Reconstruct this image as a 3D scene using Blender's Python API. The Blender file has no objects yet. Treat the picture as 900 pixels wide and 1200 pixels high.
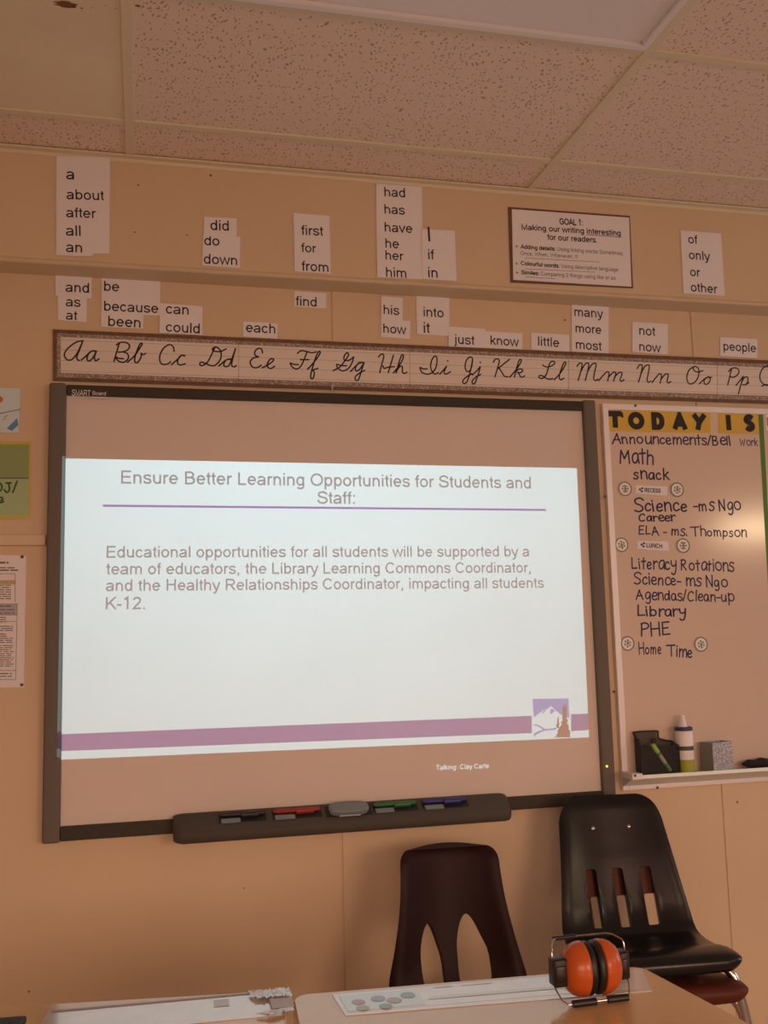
import bpy, bmesh, math, random
from mathutils import Vector, Matrix, geometry
random.seed(7)
SC = bpy.context.scene
COL = SC.collection
PI = math.pi

# ------------------------------------------------------------------ camera
CAM = Vector((0.260525, -2.907652, 1.270000))
RT = Vector((0.972352, -0.232122, -0.025510))
UP = Vector((-0.004295, -0.127003, 0.991893))
FW = Vector((0.233480, 0.964360, 0.124489))
F_PX = 1170.0
cd = bpy.data.cameras.new('camera')
cam = bpy.data.objects.new('camera', cd)
COL.objects.link(cam)
cam.matrix_world = Matrix(((RT.x, UP.x, -FW.x, CAM.x), (RT.y, UP.y, -FW.y, CAM.y), (RT.z, UP.z, -FW.z, CAM.z), (0, 0, 0, 1)))
cd.sensor_fit = 'AUTO'
cd.sensor_width = 36.0
cd.lens = F_PX * 36.0 / 1200.0
cd.clip_start = 0.02
SC.camera = cam

# ------------------------------------------------------------------ world, lights, exposure
SC.view_settings.view_transform = 'Standard'
SC.view_settings.look = 'None'
SC.view_settings.gamma = 1.0
SC.view_settings.exposure = 0.0
SC.view_settings.use_curve_mapping = False
wd = bpy.data.worlds.new('world')
SC.world = wd
wd.use_nodes = True
wd.node_tree.nodes['Background'].inputs[0].default_value = (0.50, 0.285, 0.20, 1)
wd.node_tree.nodes['Background'].inputs[1].default_value = 0.45


def area(name, loc, target, sx, sy, power, col, spread=180):
    l = bpy.data.lights.new(name, 'AREA')
    l.shape = 'RECTANGLE'
    l.size = sx
    l.size_y = sy
    l.energy = power
    l.color = col
    l.spread = math.radians(spread)
    o = bpy.data.objects.new(name, l)
    COL.objects.link(o)
    o.location = loc
    o.rotation_euler = (Vector(target) - Vector(loc)).to_track_quat('-Z', 'Y').to_euler()
    return o


area('window_light_right', (2.5, -5.2, 1.45), (1.3, 0, 0.15), 2.0, 0.9, 11.5, (1.0, 0.575, 0.41), 78)
area('fill_light_back', (-0.6, -5.2, 1.45), (0.4, 0, 0.15), 2.6, 0.9, 10.5, (1.0, 0.575, 0.42), 78)  # added unseen fill behind the viewer, narrowed to favour the lower wall
area('lamp_light', (4.75, -3.75, 2.02), (2.2, 0, 1.5), 0.50, 0.07, 9, (1.0, 0.72, 0.42))
area('window_light_side', (5.2, -1.15, 1.35), (1.2, -0.5, 0.8), 0.8, 0.8, 13, (0.60, 0.74, 1.0))

# the ceiling projector's lamp: its slide film is built with the projector below
PROJ = Vector((0.80, -2.70, 2.40))
pl = bpy.data.lights.new('projector_lamp', 'SPOT')
pl.energy = 335
pl.color = (0.455, 0.82, 1.0)
pl.spot_size = math.radians(60)
pl.spot_blend = 0.0
pl.shadow_soft_size = 0.0
po = bpy.data.objects.new('projector_lamp', pl)
COL.objects.link(po)
po.location = PROJ
po.rotation_euler = (Vector((0.80, 0, 1.40)) - PROJ).to_track_quat('-Z', 'Y').to_euler()


# ------------------------------------------------------------------ helpers
def at(px, py, y):
    """the point of the plane Y=y seen at a photo pixel"""
    d = FW + RT * ((px - 450) / F_PX) - UP * ((py - 600) / F_PX)
    return CAM + d * ((y - CAM.y) / d.y)


def atz(px, py, z):
    d = FW + RT * ((px - 450) / F_PX) - UP * ((py - 600) / F_PX)
    return CAM + d * ((z - CAM.z) / d.z)


def lin(c):
    c /= 255.0
    return c / 12.92 if c <= 0.04045 else ((c + 0.055) / 1.055) ** 2.4


ILL = (0.48, 0.285, 0.21)      # warm room light on a white sheet


def alb(r, g, b):
    return tuple(min(0.88, lin(v) / k) for v, k in zip((r, g, b), ILL))


MATS = {}


def mat(name, rgb, rough=0.6, metal=0.0, spec=0.5, noise=None, bump=None, coat=0.0):
    if name in MATS:
        return MATS[name]
    m = bpy.data.materials.new(name)
    m.use_nodes = True
    nt = m.node_tree
    b = nt.nodes['Principled BSDF']
    b.inputs['Base Color'].default_value = (*rgb, 1)
    b.inputs['Roughness'].default_value = rough
    b.inputs['Metallic'].default_value = metal
    b.inputs['Specular IOR Level'].default_value = spec
    b.inputs['Coat Weight'].default_value = coat
    b.inputs['Coat Roughness'].default_value = 0.08
    tc = nt.nodes.new('ShaderNodeTexCoord')
    if noise:
        n = nt.nodes.new('ShaderNodeTexNoise')
        n.inputs['Scale'].default_value = noise[0]
        n.inputs['Detail'].default_value = 5
        nt.links.new(tc.outputs['Object'], n.inputs['Vector'])
        r = nt.nodes.new('ShaderNodeValToRGB')
        r.color_ramp.elements[0].position = 0.3
        r.color_ramp.elements[1].position = 0.7
        k = noise[1]
        r.color_ramp.elements[0].color = (*[c * (1 - k) for c in rgb], 1)
        r.color_ramp.elements[1].color = (*[min(1, c * (1 + k)) for c in rgb], 1)
        nt.links.new(n.outputs['Fac'], r.inputs['Fac'])
        nt.links.new(r.outputs['Color'], b.inputs['Base Color'])
    if bump:
        n2 = nt.nodes.new('ShaderNodeTexNoise')
        n2.inputs['Scale'].default_value = bump[0]
        n2.inputs['Detail'].default_value = 4
        nt.links.new(tc.outputs['Object'], n2.inputs['Vector'])
        bm = nt.nodes.new('ShaderNodeBump')
        bm.inputs['Strength'].default_value = bump[1]
        bm.inputs['Distance'].default_value = 0.002
        nt.links.new(n2.outputs['Fac'], bm.inputs['Height'])
        nt.links.new(bm.outputs['Normal'], b.inputs['Normal'])
    MATS[name] = m
    return m


def film(name, rgb):
    """coloured slide film: light passes, tinted"""
    m = bpy.data.materials.new(name)
    m.use_nodes = True
    nt = m.node_tree
    nt.nodes.clear()
    o = nt.nodes.new('ShaderNodeOutputMaterial')
    t = nt.nodes.new('ShaderNodeBsdfTransparent')
    t.inputs[0].default_value = (*rgb, 1)
    nt.links.new(t.outputs[0], o.inputs[0])
    return m


def base(o):
    p = Vector((0, 0, 0))
    while o:
        p = p + o.location
        o = o.parent
    return p


def mk(name, vs, fs, m, parent=None, smooth=False, loc=None, ang=None):
    """ONE mesh object; vertices in the parent's own frame"""
    me = bpy.data.meshes.new(name)
    vs = [Vector(v) for v in vs]
    if loc is not None:
        vs = [v - Vector(loc) for v in vs]
    me.from_pydata(vs, [], fs)
    me.materials.append(m)
    if smooth:
        for p in me.polygons:
            p.use_smooth = True
        if ang:
            me.set_sharp_from_angle(angle=math.radians(ang))
    me.update()
    o = bpy.data.objects.new(name, me)
    COL.objects.link(o)
    if loc is not None:
        o.location = loc
    if parent:
        o.parent = parent
    return o


def wmk(name, vs, fs, m, parent=None, smooth=False, ang=None):
    """like mk, vertices in world space, for things that are not turned"""
    vs = [Vector(v) for v in vs]
    if parent is None:
        c = Vector((sum(v.x for v in vs) / len(vs), sum(v.y for v in vs) / len(vs), min(v.z for v in vs)))
        return mk(name, vs, fs, m, None, smooth, c, ang)
    b = base(parent)
    return mk(name, [v - b for v in vs], fs, m, parent, smooth, None, ang)


def empty(name, loc, rz=0.0):
    o = bpy.data.objects.new(name, None)
    COL.objects.link(o)
    o.location = loc
    o.rotation_euler = (0, 0, rz)
    o.empty_display_size = 0.1
    return o


def tag(o, label, cat=None, group=None):
    o['label'] = label
    if cat:
        o['category'] = cat
    if group:
        o['group'] = group
    return o


def struct(o):
    o['kind'] = 'structure'
    return o


class G:
    """collects faces for one mesh"""
    def __init__(s):
        s.v = []
        s.f = []

    def add(s, vs, fs):
        n = len(s.v)
        s.v += [Vector(v) for v in vs]
        s.f += [tuple(i + n for i in f) for f in fs]
        return s

    def box(s, a, b, bev=0.0, seg=2):
        x0, y0, z0 = a
        x1, y1, z1 = b
        vs = [(x0, y0, z0), (x1, y0, z0), (x1, y1, z0), (x0, y1, z0), (x0, y0, z1), (x1, y0, z1), (x1, y1, z1), (x0, y1, z1)]
        fs = [(0, 3, 2, 1), (4, 5, 6, 7), (0, 1, 5, 4), (1, 2, 6, 5), (2, 3, 7, 6), (3, 0, 4, 7)]
        return s.hull(vs, fs, bev, seg)

    def hull(s, vs, fs, bev=0.0, seg=2):
        if bev <= 0:
            return s.add(vs, fs)
        bm = bmesh.new()
        bv = [bm.verts.new(v) for v in vs]
        for f in fs:
            bm.faces.new([bv[i] for i in f])
        bmesh.ops.recalc_face_normals(bm, faces=bm.faces)
        bmesh.ops.bevel(bm, geom=bm.edges[:], offset=bev, segments=seg, profile=0.5, affect='EDGES')
        bm.verts.index_update()
        s.add([v.co.copy() for v in bm.verts], [[v.index for v in f.verts] for f in bm.faces])
        bm.free()
        return s

    def tube(s, pts, r, n=10, cap=True):
        pts = [Vector(p) for p in pts]
        rings = []
        up = None
        for i, p in enumerate(pts):
            d = (pts[min(i + 1, len(pts) - 1)] - pts[max(i - 1, 0)]).normalized()
            if up is None:
                up = d.orthogonal().normalized()
            up = (up - d * up.dot(d)).normalized()
            w = d.cross(up)
            rr = r[i] if isinstance(r, (list, tuple)) else r
            rings.append([p + (up * math.cos(2 * PI * k / n) + w * math.sin(2 * PI * k / n)) * rr for k in range(n)])
        vs = [v for g in rings for v in g]
        fs = []
        for i in range(len(pts) - 1):
            for k in range(n):
                fs.append((i * n + k, i * n + (k + 1) % n, (i + 1) * n + (k + 1) % n, (i + 1) * n + k))
        if cap:
            fs.append(tuple(range(n - 1, -1, -1)))
            fs.append(tuple((len(pts) - 1) * n + k for k in range(n)))
        return s.add(vs, fs)

    def lathe(s, prof, c=(0, 0, 0), axis='Z', n=32, sy=1.0):
        """prof: (radius, height) pairs"""
        c = Vector(c)
        vs, fs = [], []
        for r, h in prof:
            for k in range(n):
                a = 2 * PI * k / n
                if axis == 'Z':
                    vs.append(c + Vector((r * math.cos(a), r * math.sin(a) * sy, h)))
                elif axis == 'X':
                    vs.append(c + Vector((h, r * math.cos(a) * sy, r * math.sin(a))))
                else:
                    vs.append(c + Vector((r * math.cos(a), -h, r * math.sin(a) * sy)))
        for i in range(len(prof) - 1):
            for k in range(n):
                fs.append((i * n + k, i * n + (k + 1) % n, (i + 1) * n + (k + 1) % n, (i + 1) * n + k))
        fs.append(tuple(range(n - 1, -1, -1)))
        fs.append(tuple((len(prof) - 1) * n + k for k in range(n)))
        return s.add(vs, fs)

    def prism(s, quad, d):
        """a polygon given thickness along the vector d"""
        n = len(quad)
        q = [Vector(p) for p in quad]
        d = Vector(d)
        vs = q + [p + d for p in q]
        fs = [tuple(range(n)), tuple(range(2 * n - 1, n - 1, -1))]
        for i in range(n):
            fs.append((i, i + n, (i + 1) % n + n, (i + 1) % n))
        return s.add(vs, fs)

    def build(s, name, m, parent=None, world=False, smooth=False, ang=40):
        f = wmk if world else mk
        return f(name, s.v, s.f, m, parent, smooth=smooth, ang=ang)


def smooth_pts(pts, sub=6):
    if len(pts) < 3:
        return [tuple(p) for p in pts]
    out = []
    n = len(pts)
    for i in range(n - 1):
        p0 = pts[max(i - 1, 0)]
        p1, p2 = pts[i], pts[i + 1]
        p3 = pts[min(i + 2, n - 1)]
        for k in range(sub):
            t = k / sub
            out.append(tuple(0.5 * (2 * b + (c - a) * t + (2 * a - 5 * b + 4 * c - d) * t * t + (3 * b - a - 3 * c + d) * t ** 3)
                             for a, b, c, d in zip(p0, p1, p2, p3)))
    out.append(tuple(pts[-1]))
    return out


# ------------------------------------------------------------------ lettering (own stroke font)
def A(cx, cy, rx, ry, a0, a1):
    n = max(3, int(abs(a1 - a0) / 15))
    return [(cx + rx * math.cos(math.radians(a0 + (a1 - a0) * k / n)), cy + ry * math.sin(math.radians(a0 + (a1 - a0) * k / n))) for k in range(n + 1)]


def S(*p):
    return smooth_pts(list(p), 5)


FONT = {
    'a': (556, [A(262, 352, 182, 125, 160, 0) + [(444, 0)], S((444, 300), (330, 268), (180, 245), (85, 190), (80, 110), (140, 50), (240, 40), (340, 70), (420, 150), (444, 230))]),
    'b': (556, [[(110, 716), (110, 0)], A(290, 260, 180, 220, 0, 360)]),
    'c': (500, [A(262, 260, 187, 220, 35, 325)]),
    'd': (556, [[(446, 716), (446, 0)], A(266, 260, 180, 220, 0, 360)]),
    'e': (556, [[(86, 268), (470, 268)] + A(278, 260, 192, 220, 2, 322)]),
    'f': (278, [[(140, 0), (140, 585)] + A(232, 585, 92, 90, 180, 70), [(15, 480), (262, 480)]]),
    'g': (556, [A(262, 260, 180, 220, 0, 360), [(442, 519), (442, -30)] + A(262, -35, 180, 130, 0, -155)]),
    'h': (556, [[(110, 716), (110, 0)], [(110, 280)] + A(277, 305, 167, 170, 180, 0) + [(444, 0)]]),
    'i': (222, [[(111, 519), (111, 0)], [(111, 716), (111, 616)]]),
    'j': (222, [[(111, 519), (111, -90)] + A(20, -90, 91, 75, 0, -95), [(111, 716), (111, 616)]]),
    'k': (500, [[(108, 716), (108, 0)], [(440, 519), (112, 190)], [(225, 300), (455, 0)]]),
    'l': (222, [[(111, 716), (111, 0)]]),
    'm': (833, [[(110, 519), (110, 0)], [(110, 300)] + A(262, 320, 152, 155, 180, 0) + [(414, 0)], [(414, 300)] + A(568, 320, 154, 155, 180, 0) + [(722, 0)]]),
    'n': (556, [[(110, 519), (110, 0)], [(110, 280)] + A(277, 305, 167, 170, 180, 0) + [(444, 0)]]),
    'o': (556, [A(278, 260, 196, 220, 0, 360)]),
    'p': (556, [[(110, 519), (110, -205)], A(290, 260, 180, 220, 0, 360)]),
    'r': (333, [[(110, 519), (110, 0)], [(110, 270)] + A(275, 290, 165, 185, 180, 72)]),
    's': (500, [S((425, 385), (375, 455), (250, 480), (125, 448), (88, 375), (140, 300), (250, 265), (380, 228), (428, 145), (380, 68), (255, 38), (120, 70), (68, 150))]),
    't': (278, [[(138, 660), (138, 130)] + A(215, 130, 77, 85, 180, 285), [(20, 480), (258, 480)]]),
    'u': (556, [[(108, 519), (108, 220)] + A(275, 215, 167, 175, 180, 360), [(442, 519), (442, 0)]]),
    'v': (500, [[(35, 519), (250, 20), (465, 519)]]),
    'w': (722, [[(30, 519), (195, 20), (361, 500), (527, 20), (692, 519)]]),
    'y': (500, [[(35, 519), (258, 10)], [(468, 519), (250, -70), (205, -140), (150, -165), (75, -155)]]),
    'A': (667, [[(30, 0), (333, 700), (636, 0)], [(135, 235), (531, 235)]]),
    'B': (667, [[(120, 378), (120, 676), (350, 676)] + A(350, 527, 170, 149, 90, -90) + [(120, 378), (120, 40), (370, 40)] + A(370, 209, 200, 169, -90, 90)]),
    'C': (722, [A(375, 358, 290, 318, 38, 322)]),
    'D': (722, [[(125, 358), (125, 676), (320, 676)] + A(320, 358, 300, 318, 90, -90) + [(125, 40), (125, 358)]]),
    'E': (667, [[(610, 40), (125, 40), (125, 676), (595, 676)], [(125, 372), (565, 372)]]),
    'G': (778, [A(390, 358, 305, 318, 42, 318) + [(652, 150), (652, 345), (400, 345)]]),
    'H': (722, [[(125, 716), (125, 0)], [(597, 716), (597, 0)], [(125, 380), (597, 380)]]),
    'I': (278, [[(139, 716), (139, 0)]]),
    'K': (667, [[(125, 716), (125, 0)], [(620, 716), (130, 240)], [(300, 410), (640, 0)]]),
    'L': (556, [[(118, 716), (118, 40), (520, 40)]]),
    'M': (833, [[(115, 0), (115, 690), (416, 30), (718, 690), (718, 0)]]),
    'N': (722, [[(120, 0), (120, 690), (602, 26), (602, 716)]]),
    'O': (778, [A(389, 358, 315, 318, 0, 360)]),
    'P': (667, [[(125, 0), (125, 676), (390, 676)] + A(390, 498, 190, 178, 90, -90) + [(125, 320)]]),
    'R': (722, [[(125, 0), (125, 676), (420, 676)] + A(420, 510, 185, 166, 90, -90) + [(125, 344)], [(370, 344), (660, 0)]]),
    'S': (667, [S((580, 530), (520, 630), (340, 678), (160, 630), (110, 525), (160, 430), (330, 375), (520, 315), (588, 200), (530, 90), (340, 36), (140, 85), (75, 220))]),
    'T': (611, [[(20, 676), (590, 676)], [(305, 676), (305, 0)]]),
    'U': (722, [[(120, 716), (120, 270)] + A(361, 270, 241, 234, 180, 360) + [(602, 716)]]),
    'W': (944, [[(25, 716), (250, 20), (472, 700), (694, 20), (920, 716)]]),
    'Y': (667, [[(25, 716), (333, 300), (640, 716)], [(333, 300), (333, 0)]]),
    '1': (556, [[(120, 560), (300, 690), (300, 0)]]),
    '2': (556, [A(275, 510, 190, 165, 170, -35) + [(90, 42), (510, 42)]]),
    '.': (278, [[(139, 0), (139, 95)]]),
    ',': (278, [[(139, 95), (139, -10), (95, -110)]]),
    ':': (278, [[(139, 0), (139, 95)], [(139, 424), (139, 519)]]),
    '-': (333, [[(30, 255), (303, 255)]]),
    '/': (278, [[(10, -10), (268, 726)]]),
    ' ': (278, []),
}
HAND = dict(FONT)
HAND.update({
    'a': (480, [S((400, 430), (300, 490), (150, 430), (70, 250), (120, 60), (250, 40), (370, 200), (405, 450), (400, 250), (430, 20))]),
    'c': (430, [S((390, 400), (300, 490), (150, 430), (80, 240), (140, 60), (270, 30), (400, 110))]),
    'd': (500, [S((390, 380), (280, 470), (130, 400), (70, 200), (150, 40), (280, 70), (400, 280), (430, 740), (420, 300), (440, 20))]),
    'e': (450, [S((90, 250), (300, 270), (390, 340), (320, 470), (180, 470), (80, 300), (110, 100), (250, 20), (400, 90))]),
    'g': (480, [S((390, 420), (290, 490), (140, 420), (80, 240), (160, 80), (280, 110), (390, 300), (400, 450), (400, 0), (350, -180), (220, -230), (110, -160))]),
    'n': (500, [[(90, 500), (100, 10)], S((100, 300), (200, 450), (310, 480), (400, 380), (410, 180), (430, 10))]),
    'm': (720, [[(90, 500), (100, 10)], S((100, 300), (190, 450), (280, 460), (340, 350), (345, 20)), S((345, 280), (440, 460), (540, 470), (610, 340), (630, 10))]),
    'r': (400, [[(90, 500), (100, 10)], S((100, 280), (190, 430), (300, 480), (370, 420))]),
    't': (380, [[(190, 690), (180, 20)], [(30, 470), (350, 500)]]),
    'u': (500, [S((90, 490), (90, 200), (160, 40), (290, 50), (400, 220), (420, 490)), [(420, 490), (430, 10)]]),
    'y': (470, [S((80, 490), (110, 270), (230, 210), (380, 300)), S((400, 500), (380, 100), (300, -180), (170, -230), (80, -150))]),
    'k': (460, [[(100, 730), (95, 10)], [(390, 500), (110, 230)], [(180, 290), (420, 10)]]),
    's': (420, [S((380, 430), (260, 500), (120, 440), (120, 330), (260, 260), (360, 170), (300, 40), (160, 10), (50, 80))]),
    'A': (640, [S((40, -20), (180, 320), (330, 700)), S((330, 700), (430, 360), (600, 0)), [(120, 250), (520, 290)]]),
    'M': (760, [S((90, 0), (110, 350), (150, 700)), [(150, 700), (360, 250)], [(360, 250), (620, 690)], S((620, 690), (650, 350), (690, 0))]),
    'S': (600, [S((540, 600), (420, 700), (250, 690), (120, 580), (170, 430), (350, 350), (480, 230), (440, 80), (260, 10), (80, 70))]),
    'C': (600, [S((520, 580), (400, 700), (220, 640), (100, 400), (130, 140), (300, 10), (520, 80))]),
    'E': (540, [[(470, 690), (110, 670), (100, 20), (480, 40)], [(105, 360), (400, 380)]]),
    'L': (540, [S((130, 720), (110, 400), (100, 40)), [(100, 40), (470, 70)]]),
    'P': (560, [[(120, 700), (110, -10)], S((90, 680), (330, 720), (500, 590), (430, 420), (120, 360))]),
    'H': (640, [[(110, 710), (100, 0)], [(540, 720), (530, 0)], [(100, 360), (540, 390)]]),
    'T': (640, [[(-60, 690), (640, 740)], [(330, 700), (310, 0)]]),
    'B': (560, [[(110, 690), (100, 20)], S((90, 680), (340, 690), (400, 560), (320, 410), (110, 370)), S((110, 370), (380, 340), (470, 190), (360, 40), (90, 20))]),
    'W': (800, [[(60, 700), (200, 20), (390, 560), (560, 20), (740, 710)]]),
    'N': (620, [[(110, 0), (120, 690)], [(120, 690), (480, 20)], [(480, 20), (510, 720)]]),
    'R': (600, [[(110, 700), (100, 0)], S((80, 680), (320, 710), (460, 590), (380, 430), (120, 370)), [(200, 370), (520, 0)]]),
    'i': (200, [[(100, 500), (105, 10)], [(100, 690), (110, 640)]]),
    'l': (200, [[(100, 730), (105, 10)]]),
})


def ribbon(pts, hw, rcap=False):
    """a stroke of constant width: 2D polygons"""
    q = [pts[0]]
    for p in pts[1:]:
        if math.hypot(p[0] - q[-1][0], p[1] - q[-1][1]) > 1e-9:
            q.append(p)
    if len(q) < 2:
        return []
    closed = len(q) > 3 and math.hypot(q[0][0] - q[-1][0], q[0][1] - q[-1][1]) < hw * 0.1
    if closed:
        q = q[:-1]
    n = len(q)
    L = []
    R = []
    for i in range(n):
        def nrm(a, b):
            dx, dy = b[0] - a[0], b[1] - a[1]
            l = math.hypot(dx, dy) or 1
            return (-dy / l, dx / l)
        if closed or 0 < i < n - 1:
            n1 = nrm(q[i - 1], q[i])
            n2 = nrm(q[i], q[(i + 1) % n])
            mx, my = n1[0] + n2[0], n1[1] + n2[1]
            l = math.hypot(mx, my)
            if l < 0.25:
                mx, my, k = n2[0], n2[1], 1.0
            else:
                mx, my = mx / l, my / l
                k = min(2.2, 1 / max(0.3, mx * n1[0] + my * n1[1]))
        else:
            mx, my = nrm(q[0], q[1]) if i == 0 else nrm(q[n - 2], q[n - 1])
            k = 1
        L.append((q[i][0] + mx * hw * k, q[i][1] + my * hw * k))
        R.append((q[i][0] - mx * hw * k, q[i][1] - my * hw * k))
    out = []
    for i in range(n if closed else n - 1):
        j = (i + 1) % n
        out.append([R[i], R[j], L[j], L[i]])
    if rcap and not closed:
        for p in (q[0], q[-1]):
            out.append([(p[0] + hw * math.cos(k * PI / 5), p[1] + hw * math.sin(k * PI / 5)) for k in range(10)])
    return out


def text_polys(s, font=FONT, sw=92, jit=0.0, rcap=False, track=0):
    """polygons of a line of text in em/1000, grouped by stroke, and its ink extent"""
    x = 0
    out = []
    for ch in s:
        adv, strokes = font[ch]
        k = 1 + random.uniform(-jit, jit)
        r = random.uniform(-jit, jit) * 0.6
        dy = random.uniform(-jit, jit) * 160
        for st in strokes:
            p = [(x + a * k + b * r, b * k + dy) for a, b in st]
            out.append(ribbon(p, sw / 2, rcap))
        x += adv + track
    xs = [p[0] for st in out for pl_ in st for p in pl_]
    return out, min(xs), max(xs)


def arial_w(s):
    return sum(FONT[c][0] for c in s)


def put_polys(name, groups, o, u, v, m, parent, lift=0.0, step=1.5e-5):
    """2D polygons laid on a wall: o + u*x + v*y; each stroke a hair above the last"""
    g = G()
    k = 0
    nrm = Vector((0, -1, 0))
    for st in groups:
        k += 1
        for pl_ in st:
            g.add([o + u * p[0] + v * p[1] + nrm * (lift + step * (k % 8)) for p in pl_], [tuple(range(len(pl_)))])
    return g.build(name, m, parent, world=True)


def line_frame(p0, p1, y, x0, x1, em=None, asp=1.0):
    a, b = at(*p0, y), at(*p1, y)
    u = (b - a) / (x1 - x0)
    if em is None:
        em = u.length * asp
    v = Vector((-u.z, 0, u.x)).normalized() * em
    return a - u * x0, u, v


def text_on(name, s, p0, p1, y, m, parent, font=FONT, sw=92, jit=0.0, rcap=False, asp=1.0, track=0, cap=None):
    """a line of text between two photo pixels of its baseline, on the plane Y=y"""
    pl_, x0, x1 = text_polys(s, font, sw, jit, rcap, track)
    o, u, v = line_frame(p0, p1, y, x0, x1, None, asp)
    if cap is not None:       # cap height given in photo pixels
        h = (at(p0[0], p0[1] - cap, y) - at(*p0, y)).length / 716.0
        v = v.normalized() * h
    return put_polys(name, pl_, o, u, v, m, parent)


def union_tris(polys):
    """one layer of triangles covering overlapping polygons"""
    vs, fs = [], []
    for pl_ in polys:
        ar = sum(pl_[i][0] * pl_[(i + 1) % len(pl_)][1] - pl_[(i + 1) % len(pl_)][0] * pl_[i][1] for i in range(len(pl_)))
        if abs(ar) < 1e-9:
            continue
        q = pl_ if ar > 0 else pl_[::-1]
        fs.append(list(range(len(vs), len(vs) + len(q))))
        vs += [Vector(p) for p in q]
    ov, oe, of, a_, b_, orig = geometry.delaunay_2d_cdt(vs, [], fs, 0, 1e-7)
    return ov, [f for f, og in zip(of, orig) if len(og)], of, orig


# ------------------------------------------------------------------ materials
WALL = mat('painted_wall', alb(157, 112, 79), 0.55, noise=(2.5, 0.035), bump=(60, 0.06))
WALL_TRIM = mat('painted_trim', alb(157, 114, 82), 0.5, noise=(3, 0.03))
CEIL_SLAB = mat('plenum', (0.4, 0.38, 0.35), 0.9)
GRID = mat('painted_grid', alb(166, 126, 94), 0.5)
PAPER = mat('white_paper', alb(172, 136, 120), 0.75, noise=(6, 0.02))
BLACK_INK = mat('black_print', (0.022, 0.02, 0.022), 0.7)
GREY_INK = mat('grey_print', (0.16, 0.15, 0.15), 0.7)
PALE_INK = mat('pale_rule', (0.40, 0.38, 0.38), 0.7)
MARKER_INK = mat('navy_marker', (0.018, 0.018, 0.085), 0.5)
BROWN_BORDER = mat('brown_card_border', alb(78, 42, 24), 0.45, noise=(40, 0.2))
STRIP_PAPER = mat('strip_card', alb(166, 127, 104), 0.5, noise=(5, 0.03))
BOARD_SURF = mat('matte_board_surface', alb(159, 120, 98), 0.55, noise=(3, 0.02))
FRAME_GREY = mat('grey_board_frame', alb(80, 59, 46), 0.65, spec=0.15)
FRAME_DARK = mat('dark_board_frame', alb(46, 32, 22), 0.6, spec=0.2, noise=(150, 0.15))
TRAY_DARK = mat('dark_pen_tray', alb(56, 40, 30), 0.6, spec=0.18, bump=(300, 0.2))
SLOT_DARK = mat('slot_black', (0.01, 0.01, 0.01), 0.6)
WHITEBOARD = mat('gloss_whiteboard', alb(160, 117, 92), 0.15, noise=(2, 0.02), bump=(1.5, 0.05))
ALU = mat('white_aluminium', alb(192, 150, 124), 0.38, metal=0.15)
SCREW = mat('screw_metal', (0.12, 0.10, 0.09), 0.35, metal=0.9)
YELLOW = mat('yellow_card', (0.72, 0.50, 0.06), 0.6, noise=(15, 0.06))
GREEN_TAPE = mat('green_tape', (0.08, 0.22, 0.02), 0.4)
CHROME = mat('chrome', (0.62, 0.58, 0.54), 0.16, metal=1.0)


def glitter_mat(name, rgb, hi, scale, rough, metal):
    m = mat(name, rgb, rough, metal)
    nt = m.node_tree
    b = nt.nodes['Principled BSDF']
    tc = [n for n in nt.nodes if n.type == 'TEX_COORD'][0]
    v = nt.nodes.new('ShaderNodeTexVoronoi')
    v.inputs['Scale'].default_value = scale
    nt.links.new(tc.outputs['Object'], v.inputs['Vector'])
    s = nt.nodes.new('ShaderNodeSeparateColor')
    nt.links.new(v.outputs['Color'], s.inputs[0])
    r = nt.nodes.new('ShaderNodeValToRGB')
    r.color_ramp.elements[0].color = (*rgb, 1)
    r.color_ramp.elements[0].position = 0.55
    r.color_ramp.elements[1].color = (*hi, 1)
    r.color_ramp.elements[1].position = 0.95
    nt.links.new(s.outputs[0], r.inputs['Fac'])
    nt.links.new(r.outputs['Color'], b.inputs['Base Color'])
    bm = nt.nodes.new('ShaderNodeBump')
    bm.inputs['Strength'].default_value = 0.5
    bm.inputs['Distance'].default_value = 0.001
    nt.links.new(s.outputs[1], bm.inputs['Height'])
    nt.links.new(bm.outputs['Normal'], b.inputs['Normal'])
    return m


GLITTER = glitter_mat('brown_glitter_border', alb(100, 68, 52), alb(146, 108, 88), 330, 0.5, 0.1)
SILVER_GLITTER = glitter_mat('silver_glitter', (0.34, 0.33, 0.33), (0.85, 0.85, 0.85), 420, 0.4, 0.3)


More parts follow.
